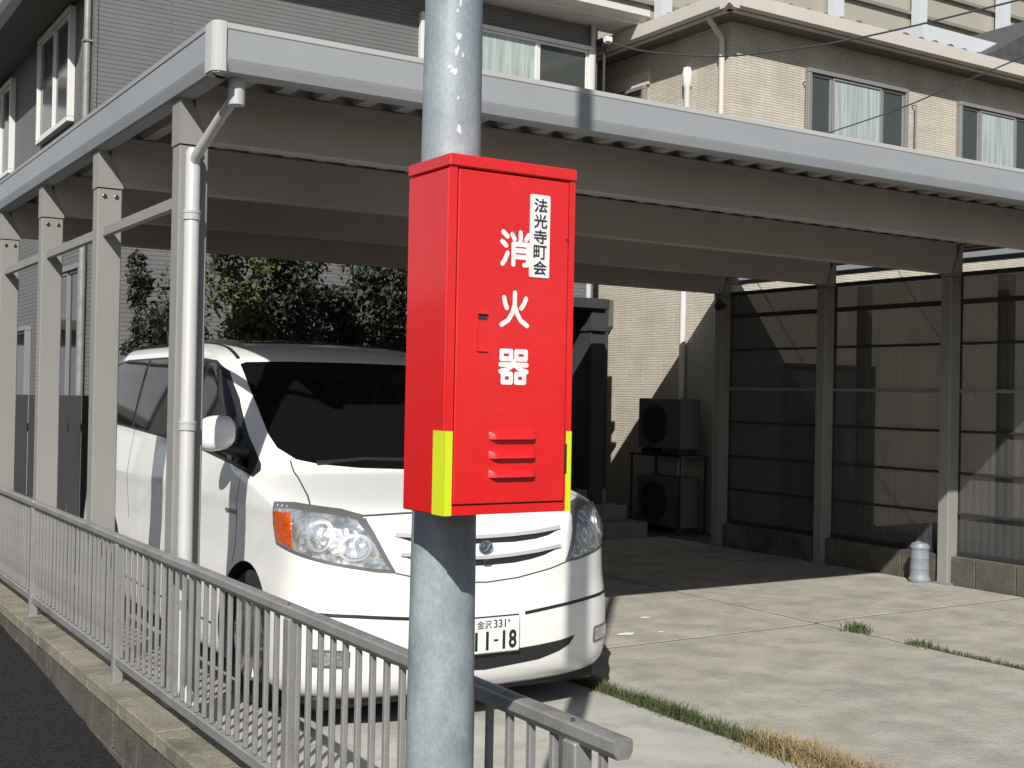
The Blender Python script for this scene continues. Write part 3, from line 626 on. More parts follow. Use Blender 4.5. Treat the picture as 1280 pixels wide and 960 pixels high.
# ------------------------------------------------------------------ shrubs
def leaves(bm, pts, size, rnd):
    for p in pts:
        s = size*rnd.uniform(.6, 1.3); q = Euler((rnd.uniform(-1.2, 1.2), rnd.uniform(-1.2, 1.2), rnd.uniform(0, 6.28))).to_matrix()
        v = [bm.verts.new(Vector(p) + q @ Vector(c)*s) for c in ((-.5, 0, 0), (-.1, -.28, .06), (.55, 0, -.04), (-.1, .28, .06))]
        bm.faces.new((v[0], v[1], v[2])); bm.faces.new((v[0], v[2], v[3]))
def shrub(name, label, x, y, h, rx, ry, m, n, size, seed, zlo=.25, cone=False, cat='shrub'):
    rnd = random.Random(seed)
    t = thing(name, label, cat, (x, y, -.03), 'shrubs along the grey house')
    clumps = []
    for k in range(44):
        zc = zlo + (h-zlo)*rnd.random()
        s = (1-(zc-zlo)/(h-zlo)*.85) if cone else (1-.35*abs((zc-zlo)/(h-zlo)-.45))
        a = rnd.uniform(0, 6.28); q = rnd.random()**.5
        clumps.append((x+rx*s*q*math.cos(a), y+ry*s*q*math.sin(a), zc, (.10 if cone else .24)*rnd.uniform(.6, 1.2)))
    pts = []
    for k in range(n):
        c = rnd.choice(clumps); d = Vector((rnd.gauss(0, 1), rnd.gauss(0, 1), rnd.gauss(0, 1))).normalized()*c[3]*rnd.uniform(.55, 1.1)
        pts.append((c[0]+d.x, c[1]+d.y, max(.12, c[2]+d.z*1.1)))
    b = NB(); leaves(b, pts, size, rnd); obj('foliage', b, m, t)
    b = NB(); tube(b, [(x, y, -.05), (x+.03, y, h*.4), (x-.02, y+.02, h*.8)], [.035, .025, .008], 7)
    for k in range(9):
        c = rnd.choice(clumps); z0 = c[2]*.6; tube(b, [(x, y, z0), ((x+c[0])/2, (y+c[1])/2, (z0+c[2])/2+.05), c[:3]], [.016, .010, .004], 5)
    obj('trunk', b, M['bark'], t)
shrub('conifer', 'slim dark columnar conifer by the grey house wall', 3.28, 12.0, 2.95, .20, .20, M['leafdark'], 3600, .05, 3, cone=True, cat='conifer')
shrub('shrub', 'small sparse shrub beside the slim conifer', 3.66, 12.05, 2.6, .26, .22, M['leafmid'], 800, .075, 4, zlo=1.3)
shrub('shrub', 'yellow green shrub behind the roof of the van', 4.15, 11.55, 3.15, .50, .36, M['leafyel'], 8500, .07, 5)
shrub('shrub', 'dense dark shrub right of the yellow green one', 4.95, 11.6, 3.05, .56, .38, M['leafdark'], 10500, .07, 6)
shrub('shrub', 'mid green shrub next to the red box', 5.70, 11.6, 3.1, .56, .38, M['leafmid'], 10500, .07, 8)
shrub('shrub', 'dark shrub hidden partly by the red box', 6.45, 11.65, 3.15, .56, .38, M['leafdark'], 10500, .07, 9)

# ------------------------------------------------------------------ grass in the joints
def blades(bm, n, fx, fy, hmin, hmax, rnd, w=.0024, lean=.5):
    for k in range(n):
        x, y = fx(rnd), fy(rnd); h = rnd.uniform(hmin, hmax); a = rnd.uniform(0, 6.28); l_ = rnd.uniform(0, lean)*h
        dx, dy = math.cos(a), math.sin(a); wx, wy = -dy*w, dx*w
        p = [(x-wx, y-wy, -.03), (x+wx, y+wy, -.03), (x+dx*l_*.35+wx*.8, y+dy*l_*.35+wy*.8, h*.55), (x+dx*l_*.35-wx*.8, y+dy*l_*.35-wy*.8, h*.55), (x+dx*l_, y+dy*l_, h*.95)]
        v = [bm.verts.new(q) for q in p]; bm.faces.new((v[0], v[1], v[2], v[3])); bm.faces.new((v[3], v[2], v[4]))
rnd = random.Random(11)
tuft = [(rnd.uniform(3.9, 5.6), rnd.uniform(.5, 1)) for _ in range(22)]
def ty(r):
    c = r.choice(tuft); return min(5.75, c[0]+r.gauss(0, .07))
bm = NB(); blades(bm, 3800, lambda r: 4.02+r.gauss(0, .026), ty, .015, .075, rnd, lean=1.5)
blades(bm, 900, lambda r: 4.02+r.gauss(0, .02), lambda r: r.uniform(4.3, 5.7), .01, .05, rnd, lean=1.5)
o = obj('green_grass', bm, M['grass']); tag(o, 'short green grass growing in the driveway joint by the van', 'grass'); o['kind'] = 'stuff'
tuft2 = [(2.3+1.9*rnd.random(), rnd.gauss(0, .025)) for _ in range(30)]
bm = NB()
for k in range(7000):
    c = rnd.choice(tuft2); blades(bm, 1, lambda r: 4.03+c[1]+r.gauss(0, .038), lambda r: c[0]+r.gauss(0, .07), .02, .10, rnd, w=.0022, lean=1.9)
for k in range(130):
    c = rnd.choice(tuft2); blades(bm, 1, lambda r: 4.03+c[1]+r.gauss(0, .02), lambda r: c[0]+r.gauss(0, .05), .08, .19, rnd, w=.0022, lean=.8)
o = obj('dry_grass', bm, M['dry']); tag(o, 'dry straw coloured grass in the near end of the driveway joint', 'grass'); o['kind'] = 'stuff'
bm = NB(); blades(bm, 1600, lambda r: 6.6+r.gauss(0, .012), lambda r: 3.0+2.3*r.random()**1.2, .008, .04, rnd, lean=1.6)
o = obj('joint_grass', bm, M['grass']); tag(o, 'thin line of grass along the right driveway joint', 'grass'); o['kind'] = 'stuff'
for k, (x, y, h, n, lb) in enumerate(((6.61, 5.9, .09, 160, 'bushy little weed where the driveway joints cross'), (6.6, 5.35, .05, 90, 'flat small weed in the right driveway joint'))):
    b = NB(); rr = random.Random(k+40); blades(b, n, lambda r: x+r.gauss(0, .035), lambda r: y+r.gauss(0, .05), .02, h, rr, w=.005, lean=1.4)
    tag(obj('weed', b, M['grass'], base=(x, y, 0)), lb, 'weed', 'weeds in the joints')

# ------------------------------------------------------------------ white van (local y runs back from the nose)
CAR = Vector((3.085, 5.05, 0))
van = thing('white_van', 'white minivan parked nose out under the grey carport', 'van', CAR)
KEYS = [ # z, yf, L, n, w, yr
 (.16, .12, .46, 3.0, .86, 4.76), (.19, .06, .50, 3.1, .895, 4.80), (.26, .02, .52, 3.2, .91, 4.83), (.36, .005, .53, 3.2, .914, 4.84),
 (.50, .0, .54, 3.2, .912, 4.84), (.56, .003, .54, 3.2, .908, 4.84), (.66, .018, .54, 3.2, .902, 4.83), (.76, .022, .52, 3.2, .893, 4.82), (.88, .045, .49, 3.2, .890, 4.81),
 (.96, .085, .46, 3.2, .889, 4.80), (1.01, .135, .45, 3.3, .892, 4.79), (1.045, .225, .45, 3.4, .889, 4.79), (1.08, .365, .45, 3.3, .884, 4.78), (1.115, .53, .46, 3.2, .879, 4.78),
 (1.15, .69, .48, 3.1, .873, 4.77), (1.18, .82, .48, 3.0, .868, 4.77), (1.25, .93, .45, 2.9, .856, 4.75), (1.40, 1.13, .40, 2.9, .826, 4.71),
 (1.55, 1.345, .36, 3.0, .794, 4.66), (1.70, 1.56, .34, 3.0, .758, 4.60), (1.77, 1.665, .34, 3.0, .738, 4.56), (1.81, 1.77, .36, 3.0, .715, 4.53),
 (1.855, 1.93, .42, 2.8, .675, 4.48), (1.89, 2.15, .5, 2.6, .61, 4.42), (1.917, 2.45, .6, 2.5, .52, 4.3), (1.935, 2.8, .6, 2.3, .36, 4.0), (1.94, 3.15, .3, 2, .12, 3.6)]
def hermite(t, a):
    i = max(j for j in range(len(KEYS)-1) if KEYS[j][0] <= t + 1e-9); i = min(i, len(KEYS)-2)
    z0, z1 = KEYS[i][0], KEYS[i+1][0]; u = (t-z0)/(z1-z0)
    def sl_(j):
        if j in (0, len(KEYS)-1): jj = (j, j+1) if j == 0 else (j-1, j); return (KEYS[jj[1]][a]-KEYS[jj[0]][a])/(KEYS[jj[1]][0]-KEYS[jj[0]][0])
        s0 = (KEYS[j][a]-KEYS[j-1][a])/(KEYS[j][0]-KEYS[j-1][0]); s1 = (KEYS[j+1][a]-KEYS[j][a])/(KEYS[j+1][0]-KEYS[j][0])
        return 0 if s0*s1 <= 0 else 2*s0*s1/(s0+s1)
    h = z1-z0; p0, p1 = KEYS[i][a], KEYS[i+1][a]; m0, m1 = sl_(i)*h, sl_(i+1)*h
    return (2*u**3-3*u*u+1)*p0 + (u**3-2*u*u+u)*m0 + (-2*u**3+3*u*u)*p1 + (u**3-u*u)*m1
def level(z):
    yf, L, n, w, yr = [hermite(z, a) for a in range(1, 6)]
    half = []
    NF = 40
    for k in range(NF+1):
        th_ = math.pi/2*k/NF; s, c = math.sin(th_), math.cos(th_)
        half.append((w*s**(2/n), yf + L*(1-c**(2/n))))
    y0, y1 = yf+L, yr-.22
    for k in range(1, 30):
        u = k/30; y_ = y0+(y1-y0)*u; half.append((w*(1-.02*max(0, u-.5)**2*4), y_))
    for k in range(0, 13):
        th_ = math.pi/2*k/12; half.append((w*.98*math.cos(th_)**(2/3.2), y1 + .22*math.sin(th_)**(2/3.2)))
    return half
zs = []
for (a, *_), (b_, *_) in zip(KEYS, KEYS[1:]):
    n = max(2, int((b_-a)/.03)); zs += [a+(b_-a)*k/n for k in range(n)]
zs.append(KEYS[-1][0])
bm = NB(); rings = []
for z in zs:
    h = level(z); pts = h + [(-x, y) for x, y in h[-2:0:-1]]
    rings.append([bm.verts.new((x+CAR.x, y+CAR.y, z)) for x, y in pts])
nn = len(rings[0])
for a, b_ in zip(rings, rings[1:]):
    for k in range(nn): bm.faces.new((a[k], a[(k+1) % nn], b_[(k+1) % nn], b_[k]))
bm.faces.new(rings[0][::-1]); bm.faces.new(rings[-1]); bmesh.ops.recalc_face_normals(bm, faces=bm.faces)
BVH = BVHTree.FromBMesh(bm)
body = obj('body', bm, [M['car'], M['cardark']], van, smooth=True, sharp=60)
# wheel wells
WH = [(.90, .345), (3.80, .345)]
bc = NB()
for wy, wz in WH:
    for s in (-1, 1):
        lathe(bc, ((.385, .48), (.385, 1.1)), (0, wy, wz), 'x', 48) if s > 0 else lathe(bc, ((.385, -1.1), (.385, -.48)), (0, wy, wz), 'x', 48)
bmesh.ops.recalc_face_normals(bc, faces=bc.faces)
for f in bc.faces: f.material_index = 1
mc = bpy.data.meshes.new('cut'); bc.to_mesh(mc); bc.free(); mc.materials.append(M['car']); mc.materials.append(M['cardark'])
oc = bpy.data.objects.new('cut', mc); COL.objects.link(oc); oc.location = CAR
md = body.modifiers.new('cut', 'BOOLEAN'); md.operation = 'DIFFERENCE'; md.object = oc; md.solver = 'EXACT'
bpy.context.view_layer.update()
me2 = bpy.data.meshes.new_from_object(body.evaluated_get(bpy.context.evaluated_depsgraph_get()))
body.modifiers.clear(); body.data = me2; me2.name = 'body'; bpy.data.objects.remove(oc)
bm = NB(); bm.from_mesh(me2)
for e in bm.edges:
    if len(e.link_faces) == 2: e.smooth = e.calc_face_angle(0) < R(38)
for f in bm.faces: f.smooth = True
bm.to_mesh(me2); bm.free()

def hit(o, d):
    h = BVH.ray_cast(Vector(o)+CAR, Vector(d))
    return (h[0], h[1]) if h[0] else (None, None)
def patch(name, poly, axis, m, off=.003, th_=.004, parent=van, res=.035, smooth=True):
    """a panel that follows the body: outline in front view (x,z), side view (y,z) or top view (x,y)"""
    b = NB(); vs = [b.verts.new((p[0], p[1], 0)) for p in poly]; b.faces.new(vs)
    bmesh.ops.triangulate(b, faces=b.faces[:])
    for _ in range(6):
        es = [e for e in b.edges if e.calc_length() > res]
        if not es: break
        bmesh.ops.subdivide_edges(b, edges=es, cuts=1); bmesh.ops.triangulate(b, faces=[f for f in b.faces if len(f.verts) > 3])
    bmesh.ops.beautify_fill(b, faces=b.faces[:], edges=[e for e in b.edges if not e.is_boundary])
    dirs = {'front': (lambda p: (p[0], -3, p[1]), (0, 1, 0)), 'left': (lambda p: (-3, p[0], p[1]), (1, 0, 0)), 'right': (lambda p: (3, p[0], p[1]), (-1, 0, 0)), 'top': (lambda p: (p[0], p[1], 4), (0, 0, -1))}
    f0, d = dirs[axis]; bad = []
    for v in b.verts:
        h, nrm = hit(f0(v.co), d)
        if h is None: bad.append(v); continue
        v.co = h; v.co += nrm*off
    if bad: bmesh.ops.delete(b, geom=bad, context='VERTS')
    bmesh.ops.recalc_face_normals(b, faces=b.faces)
    c = sum((f.normal*f.calc_area() for f in b.faces), Vector())
    if c.dot(Vector(d)) > 0: bmesh.ops.reverse_faces(b, faces=b.faces)
    bmesh.ops.solidify(b, geom=b.faces[:], thickness=th_)
    return obj(name, b, m, parent, smooth=smooth, sharp=50)
def mir(poly): return [(-x, z) for x, z in poly]
def strip(pts, w):
    """thin polyline as polygon"""
    o, q = [], []
    for i, p in enumerate(pts):
        a = Vector(pts[max(i-1, 0)]); c = Vector(pts[min(i+1, len(pts)-1)]); d = (c-a).normalized(); n_ = Vector((-d.y, d.x))*w/2
        o.append((p[0]+n_.x, p[1]+n_.y)); q.append((p[0]-n_.x, p[1]-n_.y))
    return o + q[::-1]
def sym(right):
    """right half outline from centre out along the top and back along the bottom -> full outline"""
    top, bot = right
    return [(-x, z) for x, z in top[:0:-1]] + top + bot[::-1] + [(-x, z) for x, z in bot[1:]]
DL = Vector((.64, .768, 0)); EL_ = Vector((.768, -.64, 0))
patch('windshield', sym(([(0, 1.768), (.4, 1.766), (.63, 1.757), (.664, 1.745)], [(0, 1.185), (.3, 1.196), (.5, 1.214), (.61, 1.238), (.675, 1.295), (.690, 1.36), (.686, 1.46), (.678, 1.61)])) if False else
      [(-.664, 1.745), (-.63, 1.757), (-.4, 1.766), (0, 1.768), (.4, 1.766), (.63, 1.757), (.664, 1.745), (.678, 1.61), (.686, 1.46), (.690, 1.36), (.675, 1.295), (.61, 1.238), (.5, 1.214), (.3, 1.196), (0, 1.185), (-.3, 1.196), (-.5, 1.214), (-.61, 1.238), (-.675, 1.295), (-.690, 1.36), (-.686, 1.46), (-.678, 1.61)],
      'front', M['glass'], .003)
for side in ('left', 'right'):
    tr = patch('window_trim', [(.96, 1.150), (1.26, 1.200), (1.79, 1.247), (2.56, 1.286), (3.69, 1.326), (4.50, 1.345), (4.47, 1.60), (4.36, 1.775), (4.1, 1.80), (3.1, 1.805), (2.17, 1.785), (1.93, 1.768), (1.74, 1.704), (1.50, 1.548), (1.25, 1.355)], side, M['cardark'], .002)
    patch('window', [(1.08, 1.188), (1.20, 1.206), (1.20, 1.285), (1.19, 1.275)], side, M['glass'], .005, parent=tr)
    patch('window', [(1.245, 1.218), (1.79, 1.264), (2.06, 1.280), (2.03, 1.755), (1.93, 1.752), (1.755, 1.688), (1.52, 1.532), (1.27, 1.345)], side, M['glass'], .005, parent=tr)
    patch('window', [(2.14, 1.285), (2.56, 1.302), (3.40, 1.332), (3.38, 1.788), (3.1, 1.790), (2.3, 1.775), (2.11, 1.765)], side, M['glass'], .005, parent=tr)
    patch('window', [(3.46, 1.334), (4.42, 1.358), (4.40, 1.58), (4.30, 1.755), (4.1, 1.783), (3.44, 1.788)], side, M['glass'], .005, parent=tr)
    patch('side_lamp', [(1.10, .949), (1.25, .954), (1.25, .974), (1.10, .969)], side, M['lampdark'], .008)
    patch('door_seam', strip([(1.085, 1.15), (1.085, .95), (1.09, .80), (1.12, .70)], .005), side, M['seam'], .0012, .001)
    patch('door_seam', strip([(2.10, 1.25), (2.12, .8), (2.10, .32)], .006), side, M['seam'], .0012, .001)
    patch('door_seam', strip([(3.36, 1.32), (3.36, .95), (3.28, .72)], .006), side, M['seam'], .0012, .001)
    patch('sill_line', strip([(1.36, .335), (2.2, .33), (3.30, .335)], .012), side, M['seam'], .0012, .001)
    for y in (1.90, 2.28):
        h = patch('door_handle', [(y-.09, 1.03), (y+.09, 1.035), (y+.09, 1.068), (y-.09, 1.063)], side, M['car'], .028, .02)
s_ = [(-1.040, 1.060), (-.919, 1.064), (-.680, 1.043), (-.559, 1.018), (-.500, .945), (-.467, .893), (-.425, .82), (-.390, .757), (-.47, .764), (-.563, .78), (-.708, .804), (-.854, .832), (-1.005, .862), (-1.035, .95)]
s_in = [(-1.026, 1.030), (-.915, 1.035), (-.690, 1.017), (-.585, .996), (-.520, .93), (-.482, .876), (-.445, .81), (-.415, .775), (-.48, .78), (-.565, .794), (-.708, .818), (-.850, .846), (-.992, .875), (-1.016, .95)]
amb = [(-1.022, 1.018), (-.905, 1.018), (-.876, .863), (-.990, .884), (-1.012, .95)]
def diag(name, poly, right, m, off, th_=.004, parent=van, res=.03):
    b = NB(); vs = [b.verts.new((p[0], p[1], 0)) for p in poly]; b.faces.new(vs); bmesh.ops.triangulate(b, faces=b.faces[:])
    for _ in range(5):
        es = [e for e in b.edges if e.calc_length() > res]
        if not es: break
        bmesh.ops.subdivide_edges(b, edges=es, cuts=1); bmesh.ops.triangulate(b, faces=[f for f in b.faces if len(f.verts) > 3])
    for v in b.verts:
        o_ = EL_*v.co.x - DL*5; o_.z = v.co.y
        h, n_ = hit(o_, DL)
        v.co = h + n_*off
        if right: v.co.x = 2*CAR.x - v.co.x
    bmesh.ops.recalc_face_normals(b, faces=b.faces)
    c = sum((f.normal*f.calc_area() for f in b.faces), Vector())
    if c.y > 0: bmesh.ops.reverse_faces(b, faces=b.faces)
    bmesh.ops.solidify(b, geom=b.faces[:], thickness=th_)
    return obj(name, b, m, parent, smooth=True, sharp=50)
def disc(cx, cz, rx, rz_, n=20): return [(cx+rx*math.cos(2*math.pi*k/n), cz+rz_*math.sin(2*math.pi*k/n)) for k in range(n)]
for right in (False, True):
    hl = diag('headlight', s_, right, M['lampdark'], .002)
    diag('reflector', s_in, right, M['lamp'], .005, parent=hl)
    diag('indicator', amb, right, M['amber'], .009, parent=hl)
    diag('lamp_ring', disc(-.575, .875, .075, .062), right, M['lampring'], .010, parent=hl)
    diag('lamp_glass', disc(-.575, .875, .058, .047), right, M['lamp'], .014, parent=hl)
    diag('lamp_ring', disc(-.735, .925, .062, .072), right, M['lampring'], .010, parent=hl)
    diag('lamp_glass', disc(-.735, .925, .048, .056), right, M['lamp'], .014, parent=hl)
    f = mir if right else (lambda p: p)
    fo = patch('fog_lamp', f([(-.835, .330), (-.690, .326), (-.680, .335), (-.680, .402), (-.690, .411), (-.830, .413), (-.842, .40), (-.845, .345)]), 'front', M['lampdark'], .003)
    patch('fog_lens', f([(-.828, .342), (-.700, .339), (-.694, .398), (-.826, .400)]), 'front', M['lamp'], .007, parent=fo)
    patch('bumper_groove', f(strip([(-.872, .572), (-.80, .571), (-.66, .566), (-.41, .546), (-.215, .528)], .016)), 'front', M['cardark'], .0015, .001)
    patch('hood_seam', f(strip([(-.640, .985), (-.668, .80), (-.735, .50), (-.772, .375)], .008)), 'top', M['seam'], .0015, .001)
    patch('roof_moulding', f(strip([(-.655, 1.80), (-.625, 2.1), (-.60, 2.6), (-.59, 3.4), (-.60, 4.2)], .02)), 'top', M['cardark'], .003, .003)
    patch('grille_seam', f(strip([(-.475, .758), (-.377, .734), (-.18, .702), (0, .690)], .006)), 'front', M['seam'], .0012, .001)
patch('hood_seam', strip([(-.575, 1.016), (-.38, 1.022), (0, 1.026), (.38, 1.022), (.575, 1.016)], .007), 'front', M['seam'], .0012, .001)
gr = patch('grille_opening', sym(([(0, .900), (.15, .903), (.30, .910), (.47, .926)], [(0, .877), (.168, .875), (.30, .884), (.38, .897)])), 'front', M['cardark'], .002)
patch('grille_opening', sym(([(0, .803), (.136, .808), (.30, .820), (.455, .838)], [(0, .772), (.157, .776), (.26, .788), (.34, .803)])), 'front', M['cardark'], .002)
for pts in ([(0, .905), (.15, .908), (.30, .915), (.46, .930)], [(0, .809), (.136, .814), (.30, .826), (.445, .843)]):
    full = [(-x, z) for x, z in pts[:0:-1]] + pts
    patch('grille_bar', strip(full, .017), 'front', M['silver'], .010, .008)
patch('lower_intake', sym(([(0, .350), (.304, .363), (.45, .374), (.535, .388)], [(0, .268), (.311, .290), (.43, .318), (.50, .345)])), 'front', M['cardark'], .002)
patch('moonroof', [(-.40, 2.22), (.40, 2.22), (.45, 2.30), (.45, 3.1), (-.45, 3.1), (-.45, 2.30)], 'top', M['glass'], .006, .006)
# wipers
for a, c in (((-.52, 1.215), (.02, 1.225)), ((.02, 1.202), (.50, 1.222))):
    patch('wiper', strip([a, ((a[0]+c[0])/2, (a[1]+c[1])/2+.012), c], .014), 'front', M['cardark'], .014, .010)
# emblem, camera, plate
cx, cy, cz = CAR.x, CAR.y+.030, .857
em = NB(); tube(em, [(cx+.036*math.cos(a), cy, cz+.031*math.sin(a)) for a in [2*math.pi*k/24 for k in range(25)]], .005, 8)
e_ = obj('emblem', em, M['chrome'], van, smooth=True)
em = NB(); lathe(em, ((.0, -.002), (.033, .0), (.033, .02), (.0, .02)), (cx, cy, cz), 'y', 24); obj('emblem_field', em, M['emblemblue'], e_)
em = NB(); tube(em, [(cx+x, cy-.004, cz+z) for x, z in ((.022, .018), (.006, -.010), (-.010, -.018), (-.020, -.004), (-.012, .012), (.004, .008), (.014, -.010), (.022, -.018))], .0035, 6); obj('emblem_mark', em, M['chrome'], e_, smooth=True)
em = NB(); box(em, cx-.022, cx+.022, CAR.y+.005, CAR.y+.06, .775, .800, .006); obj('front_camera', em, M['cardark'], van)
pb = NB(); box(pb, cx-.172, cx+.172, CAR.y-.022, CAR.y+.01, .352, .532, .006); hd = obj('plate_frame', pb, M['chrome'], van)
pb = NB(); box(pb, cx-.165, cx+.165, CAR.y-.026, CAR.y-.0222, .359, .525, .001); pl = obj('licence_plate', pb, M['plate'], hd)
yp = CAR.y-.0263
for s, x0, x1, z0, z1 in (('金沢', -.072, .008, .474, .514), ('331', .020, .088, .475, .514)):
    obj('lettering', fit_text(s, cx+x0, cx+x1, z0, z1, yp, .0006), M['plateink'], pl)
for s, x0, x1 in (('1', -.083, -.068), ('1', -.022, -.007), ('-', .022, .046), ('1', .071, .086), ('8', .106, .150)):
    z0, z1 = (.370, .460) if s != '-' else (.410, .420)
    if s == '1':
        pb = NB(); box(pb, cx+x0, cx+x1, yp-.0006, yp+.0002, z0, z1); obj('lettering', pb, M['plateink'], pl)
    else: obj('lettering', fit_text(s, cx+x0, cx+x1, z0, z1, yp, .003), M['plateink'], pl)
for x in (-.10, .105):
    pb = NB(); lathe(pb, ((.0, -.004), (.005, -.003), (.006, .0)), (cx+x, yp, .505), 'y', 10); obj('plate_bolt', pb, M['bolt'], pl)
# mirrors
for s in (-1, 1):
    b = NB(); bmesh.ops.create_uvsphere(b, u_segments=28, v_segments=16, radius=1)
    for v in b.verts:
        q = v.co; f = lambda a, p: math.copysign(abs(a)**p, a)
        q = Vector((f(q.x, .75)*.092, f(q.y, .8)*.075, f(q.z, .75)*.092))
        if q.y > .035: q.y = .035
        q.z += q.x*s*-.10; q.y += q.x*s*.25
        v.co = q + CAR + Vector((s*1.005, 1.10, 1.372))
    mr_ = obj('mirror', b, M['car'], van, smooth=True)
    b = NB(); box(b, CAR.x+s*1.0-.07, CAR.x+s*1.0+.07, CAR.y+1.137, CAR.y+1.142, 1.30, 1.44, .002); obj('mirror_glass', b, M['glass'], mr_)
    b = NB(); tube(b, [CAR+Vector((s*.83, 1.17, 1.27)), CAR+Vector((s*.90, 1.14, 1.285)), CAR+Vector((s*.96, 1.12, 1.30))], [.045, .035, .03], 10); obj('mirror_arm', b, M['cardark'], mr_, smooth=True)
b = NB(); box(b, CAR.x-.80, CAR.x+.80, CAR.y+.22, CAR.y+4.6, .105, .185, .02); obj('underbody', b, M['cardark'], van)
van.rotation_euler = (0, 0, -R(1.0))

# wheels
def wheel(wy, s):
    c = (CAR.x + s*.78, CAR.y+wy, .345)
    prof = ((.20, -.10), (.22, -.105), (.325, -.09), (.343, -.06), (.345, 0), (.343, .06), (.328, .092), (.30, .102), (.235, .098), (.222, .09), (.215, .05), (.20, .04))
    t = NB(); lathe(t, [(r, h*s) for r, h in prof], c, 'x', 48); bmesh.ops.recalc_face_normals(t, faces=t.faces)
    w = bpy.data.objects.new('wheel', None); COL.objects.link(w); w.parent = van; w.location = Vector(c)-CAR
    obj('tyre', t, M['tyre'], w, smooth=True)
    t = NB(); lathe(t, [(r, h*s) for r, h in ((.222, .095), (.216, .099), (.205, .085), (.195, .03), (.0, .02))], c, 'x', 40)
    for k in range(6):
        for dd in (-.14, .14):
            a = 2*math.pi*k/6+dd; pts = []
            for r_ in (.05, .12, .205): pts.append((c[0]+s*(.075 if r_ < .2 else .088), c[1]+r_*math.cos(a*1.0+dd*.3*(r_ > .1)), c[2]+r_*math.sin(a+dd*.3*(r_ > .1))))
            tube(t, pts, [.020, .016, .018], 6)
    lathe(t, [(r, h*s) for r, h in ((.06, .06), (.06, .085), (.035, .095), (.0, .095))], c, 'x', 16)
    bmesh.ops.recalc_face_normals(t, faces=t.faces); obj('rim', t, M['chrome'], w, smooth=True)
for wy, _ in WH:
    for s in (-1, 1): wheel(wy, s)

# ------------------------------------------------------------------ steel pole and red extinguisher box
pole = thing('steel_pole', 'round galvanised steel pole in the foreground carrying the red box', 'pole', (1.255, 2.237, -.35))
pr_ = lambda z: .0615 + (2.25-z)*.0065
bm = NB(); zz_ = [-.45, .5, 1.5, 2.5, 4, 5.5, 7.4]; tube(bm, [(1.255, 2.237, z) for z in zz_], [pr_(z) for z in zz_], 56); obj('shaft', bm, M['galv'], pole, smooth=True)
bm = NB(); rr = random.Random(5)
for ang, z, a, h in ((-105, 2.14, .006, .014), (-108, 2.205, .004, .009), (-112, 2.30, .008, .018), (-100, 2.295, .004, .008), (-108, 2.33, .009, .012), (-112, 2.385, .006, .007), (-106, 2.41, .008, .02), (-95, 2.43, .004, .008), (-118, 2.26, .010, .012), (-125, 2.27, .008, .008)):
    ring = []
    for k in range(9):
        t_ = 2*math.pi*k/9; q = rr.uniform(.3, .95); th_ = R(ang) + a*q*math.cos(t_)/.06
        zq = z+h*q*math.sin(t_); ring.append(bm.verts.new((1.255+(pr_(zq)+.0005)*math.cos(th_), 2.237+(pr_(zq)+.0005)*math.sin(th_), zq)))
    bm.faces.new(ring)
bmesh.ops.recalc_face_normals(bm, faces=bm.faces); obj('paint_residue', bm, M['peel'], pole)['kind'] = 'stuff'
BX, BY, BZ = 1.12, 2.0, 1.37
fx = thing('extinguisher_box', 'red metal fire extinguisher box with white lettering strapped to the pole', 'box', (BX, BY, BZ))
def P(u, v): return BX+u, BZ+v
bm = NB(); box(bm, BX, BX+.288, BY+.003, BY+.165, BZ, BZ+.655, .0025); obj('casing', bm, M['red'], fx)
bm = NB(); box(bm, BX-.0015, BX+.2895, BY-.005, BY+.167, BZ+.657, BZ+.681, .0025); obj('lid', bm, M['red'], fx)
# face frame and door leaf with a real gap between them
bm = NB(); box(bm, BX+.0005, BX+.0165, BY-.001, BY+.0028, BZ+.001, BZ+.656); box(bm, BX+.2735, BX+.2875, BY-.001, BY+.0028, BZ+.001, BZ+.656)
box(bm, BX+.017, BX+.273, BY-.001, BY+.0028, BZ+.001, BZ+.0185); obj('face_frame', bm, M['red'], fx)
bm = NB(); box(bm, BX+.0192, BX+.2712, BY-.003, BY+.0026, BZ+.0215, BZ+.6535, .0015); door = obj('door', bm, M['red'], fx)
bm = NB(); box(bm, BX+.0165, BX+.2735, BY+.0026, BY+.0029, BZ+.0185, BZ+.656); obj('door_gap', bm, M['redd'], fx)
for z in (.150, .1135, .077):
    b = NB(); n = 14; rows = []
    for k in range(n+1):
        u = k/n; x = BX+.095+.108*u; e = min(1, min(u, 1-u)*9)**.5
        rows.append([b.verts.new((x, BY-.003-d*e, BZ+z+zz)) for d, zz in ((0, .0085), (.005, .0075), (.009, .002), (.010, -.006), (0.0, -.006))])
    for a, c in zip(rows, rows[1:]):
        for k in range(4): b.faces.new((a[k], c[k], c[k+1], a[k+1]))
    bmesh.ops.recalc_face_normals(b, faces=b.faces); obj('louver', b, M['red'], door, smooth=True, sharp=50)
bm = NB(); box(bm, BX+.063, BX+.0645, BY-.006, BY-.0031, BZ+.312, BZ+.382); box(bm, BX+.0645, BX+.088, BY-.006, BY-.0031, BZ+.311, BZ+.3125)
h_ = obj('handle', bm, M['red'], door)
bm = NB(); box(bm, BX+.066, BX+.086, BY-.0040, BY-.0031, BZ+.372, BZ+.381); obj('lip_shade', bm, M['black_ink'], h_)  # shade under the handle lip, painted as a black patch
bm = NB(); box(bm, BX+.062, BX+.087, BY-.0075, BY-.0031, BZ+.3815, BZ+.385, .001); obj('handle_lip', bm, M['red'], h_)
for z0, z1 in ((.078, .134),):
    b = NB(); tube(b, [(BX+.2735, BY-.001, BZ+z0), (BX+.2735, BY-.001, BZ+z1)], .004, 8); obj('hinge', b, M['redd'], fx)
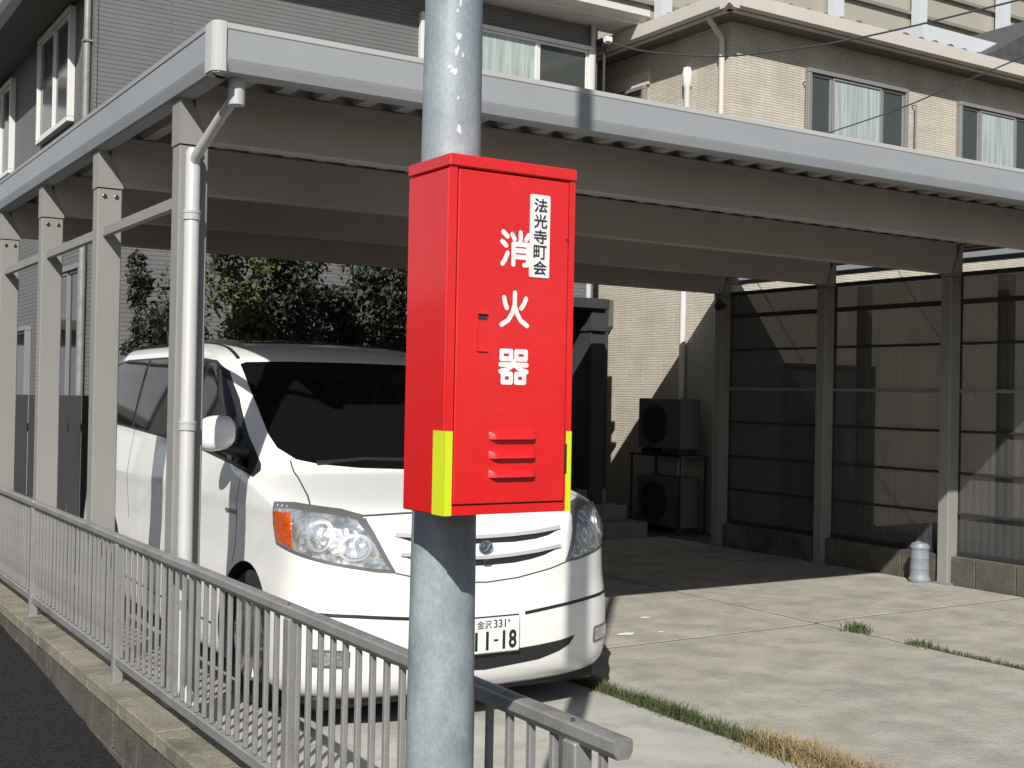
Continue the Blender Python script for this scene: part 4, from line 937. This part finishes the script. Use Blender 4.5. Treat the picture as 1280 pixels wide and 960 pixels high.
b = NB(); box(b, BX+.2655, BX+.2700, BY-.0045, BY-.0031, BZ+.538, BZ+.542); obj('latch_hole', b, M['black_ink'], fx)
for ch, z0, z1 in (('消', .4785, .5465), ('火', .361, .4305), ('器', .2505, .317)):
    obj('lettering', big_text(ch, BX+.1145, BX+.1805, BZ+z0, BZ+z1, BY-.0032, .0094), M['white_ink'], door)
bm = NB(); pr = []
for cx_, cz_, a0 in ((.2225, .619, 0), (.182, .619, 90), (.182, .463, 180), (.2225, .463, 270)):
    pr += [(BX+cx_+.003*math.cos(R(a0+k*18)), BZ+cz_+.003*math.sin(R(a0+k*18))) for k in range(6)]
fr = [bm.verts.new((p[0], BY-.0044, p[1])) for p in pr]; bk = [bm.verts.new((p[0], BY-.0031, p[1])) for p in pr]
bm.faces.new(fr); bm.faces.new(bk[::-1])
for i in range(len(pr)): bm.faces.new((fr[i], bk[i], bk[(i+1) % len(pr)], fr[(i+1) % len(pr)]))
bmesh.ops.recalc_face_normals(bm, faces=bm.faces); stk = obj('sticker', bm, M['sticker'], door)
for k, ch in enumerate('法光寺町会'):
    zc = BZ+.6195-.0305*k-.018
    obj('lettering', fit_text(ch, BX+.1875, BX+.2175, zc-.0132, zc+.0132, BY-.0054, 0.0), M['black_ink'], stk)
bm = NB(); box(bm, BX-.0006, BX+.0165, BY-.0016, BY-.00102, BZ+.0005, BZ+.1595); box(bm, BX-.0012, BX-.0001, BY-.0016, BY+.043, BZ+.0005, BZ+.1595); obj('reflective_tape', bm, M['tape'], fx)
bm = NB(); box(bm, BX+.276, BX+.2886, BY-.0016, BY-.00102, BZ+.0005, BZ+.1595); box(bm, BX+.2881, BX+.2892, BY-.0016, BY+.043, BZ+.0005, BZ+.1595); obj('reflective_tape', bm, M['tape'], fx)
for z in (.12, .56):
    q_ = pr_(BZ+z); b = NB(); lathe(b, ((q_-.001, -.012), (q_+.0022, -.012), (q_+.0022, .012), (q_-.001, .012)), (1.255, 2.237, BZ+z), 'z', 40); obj('strap', b, M['bolt'], fx)
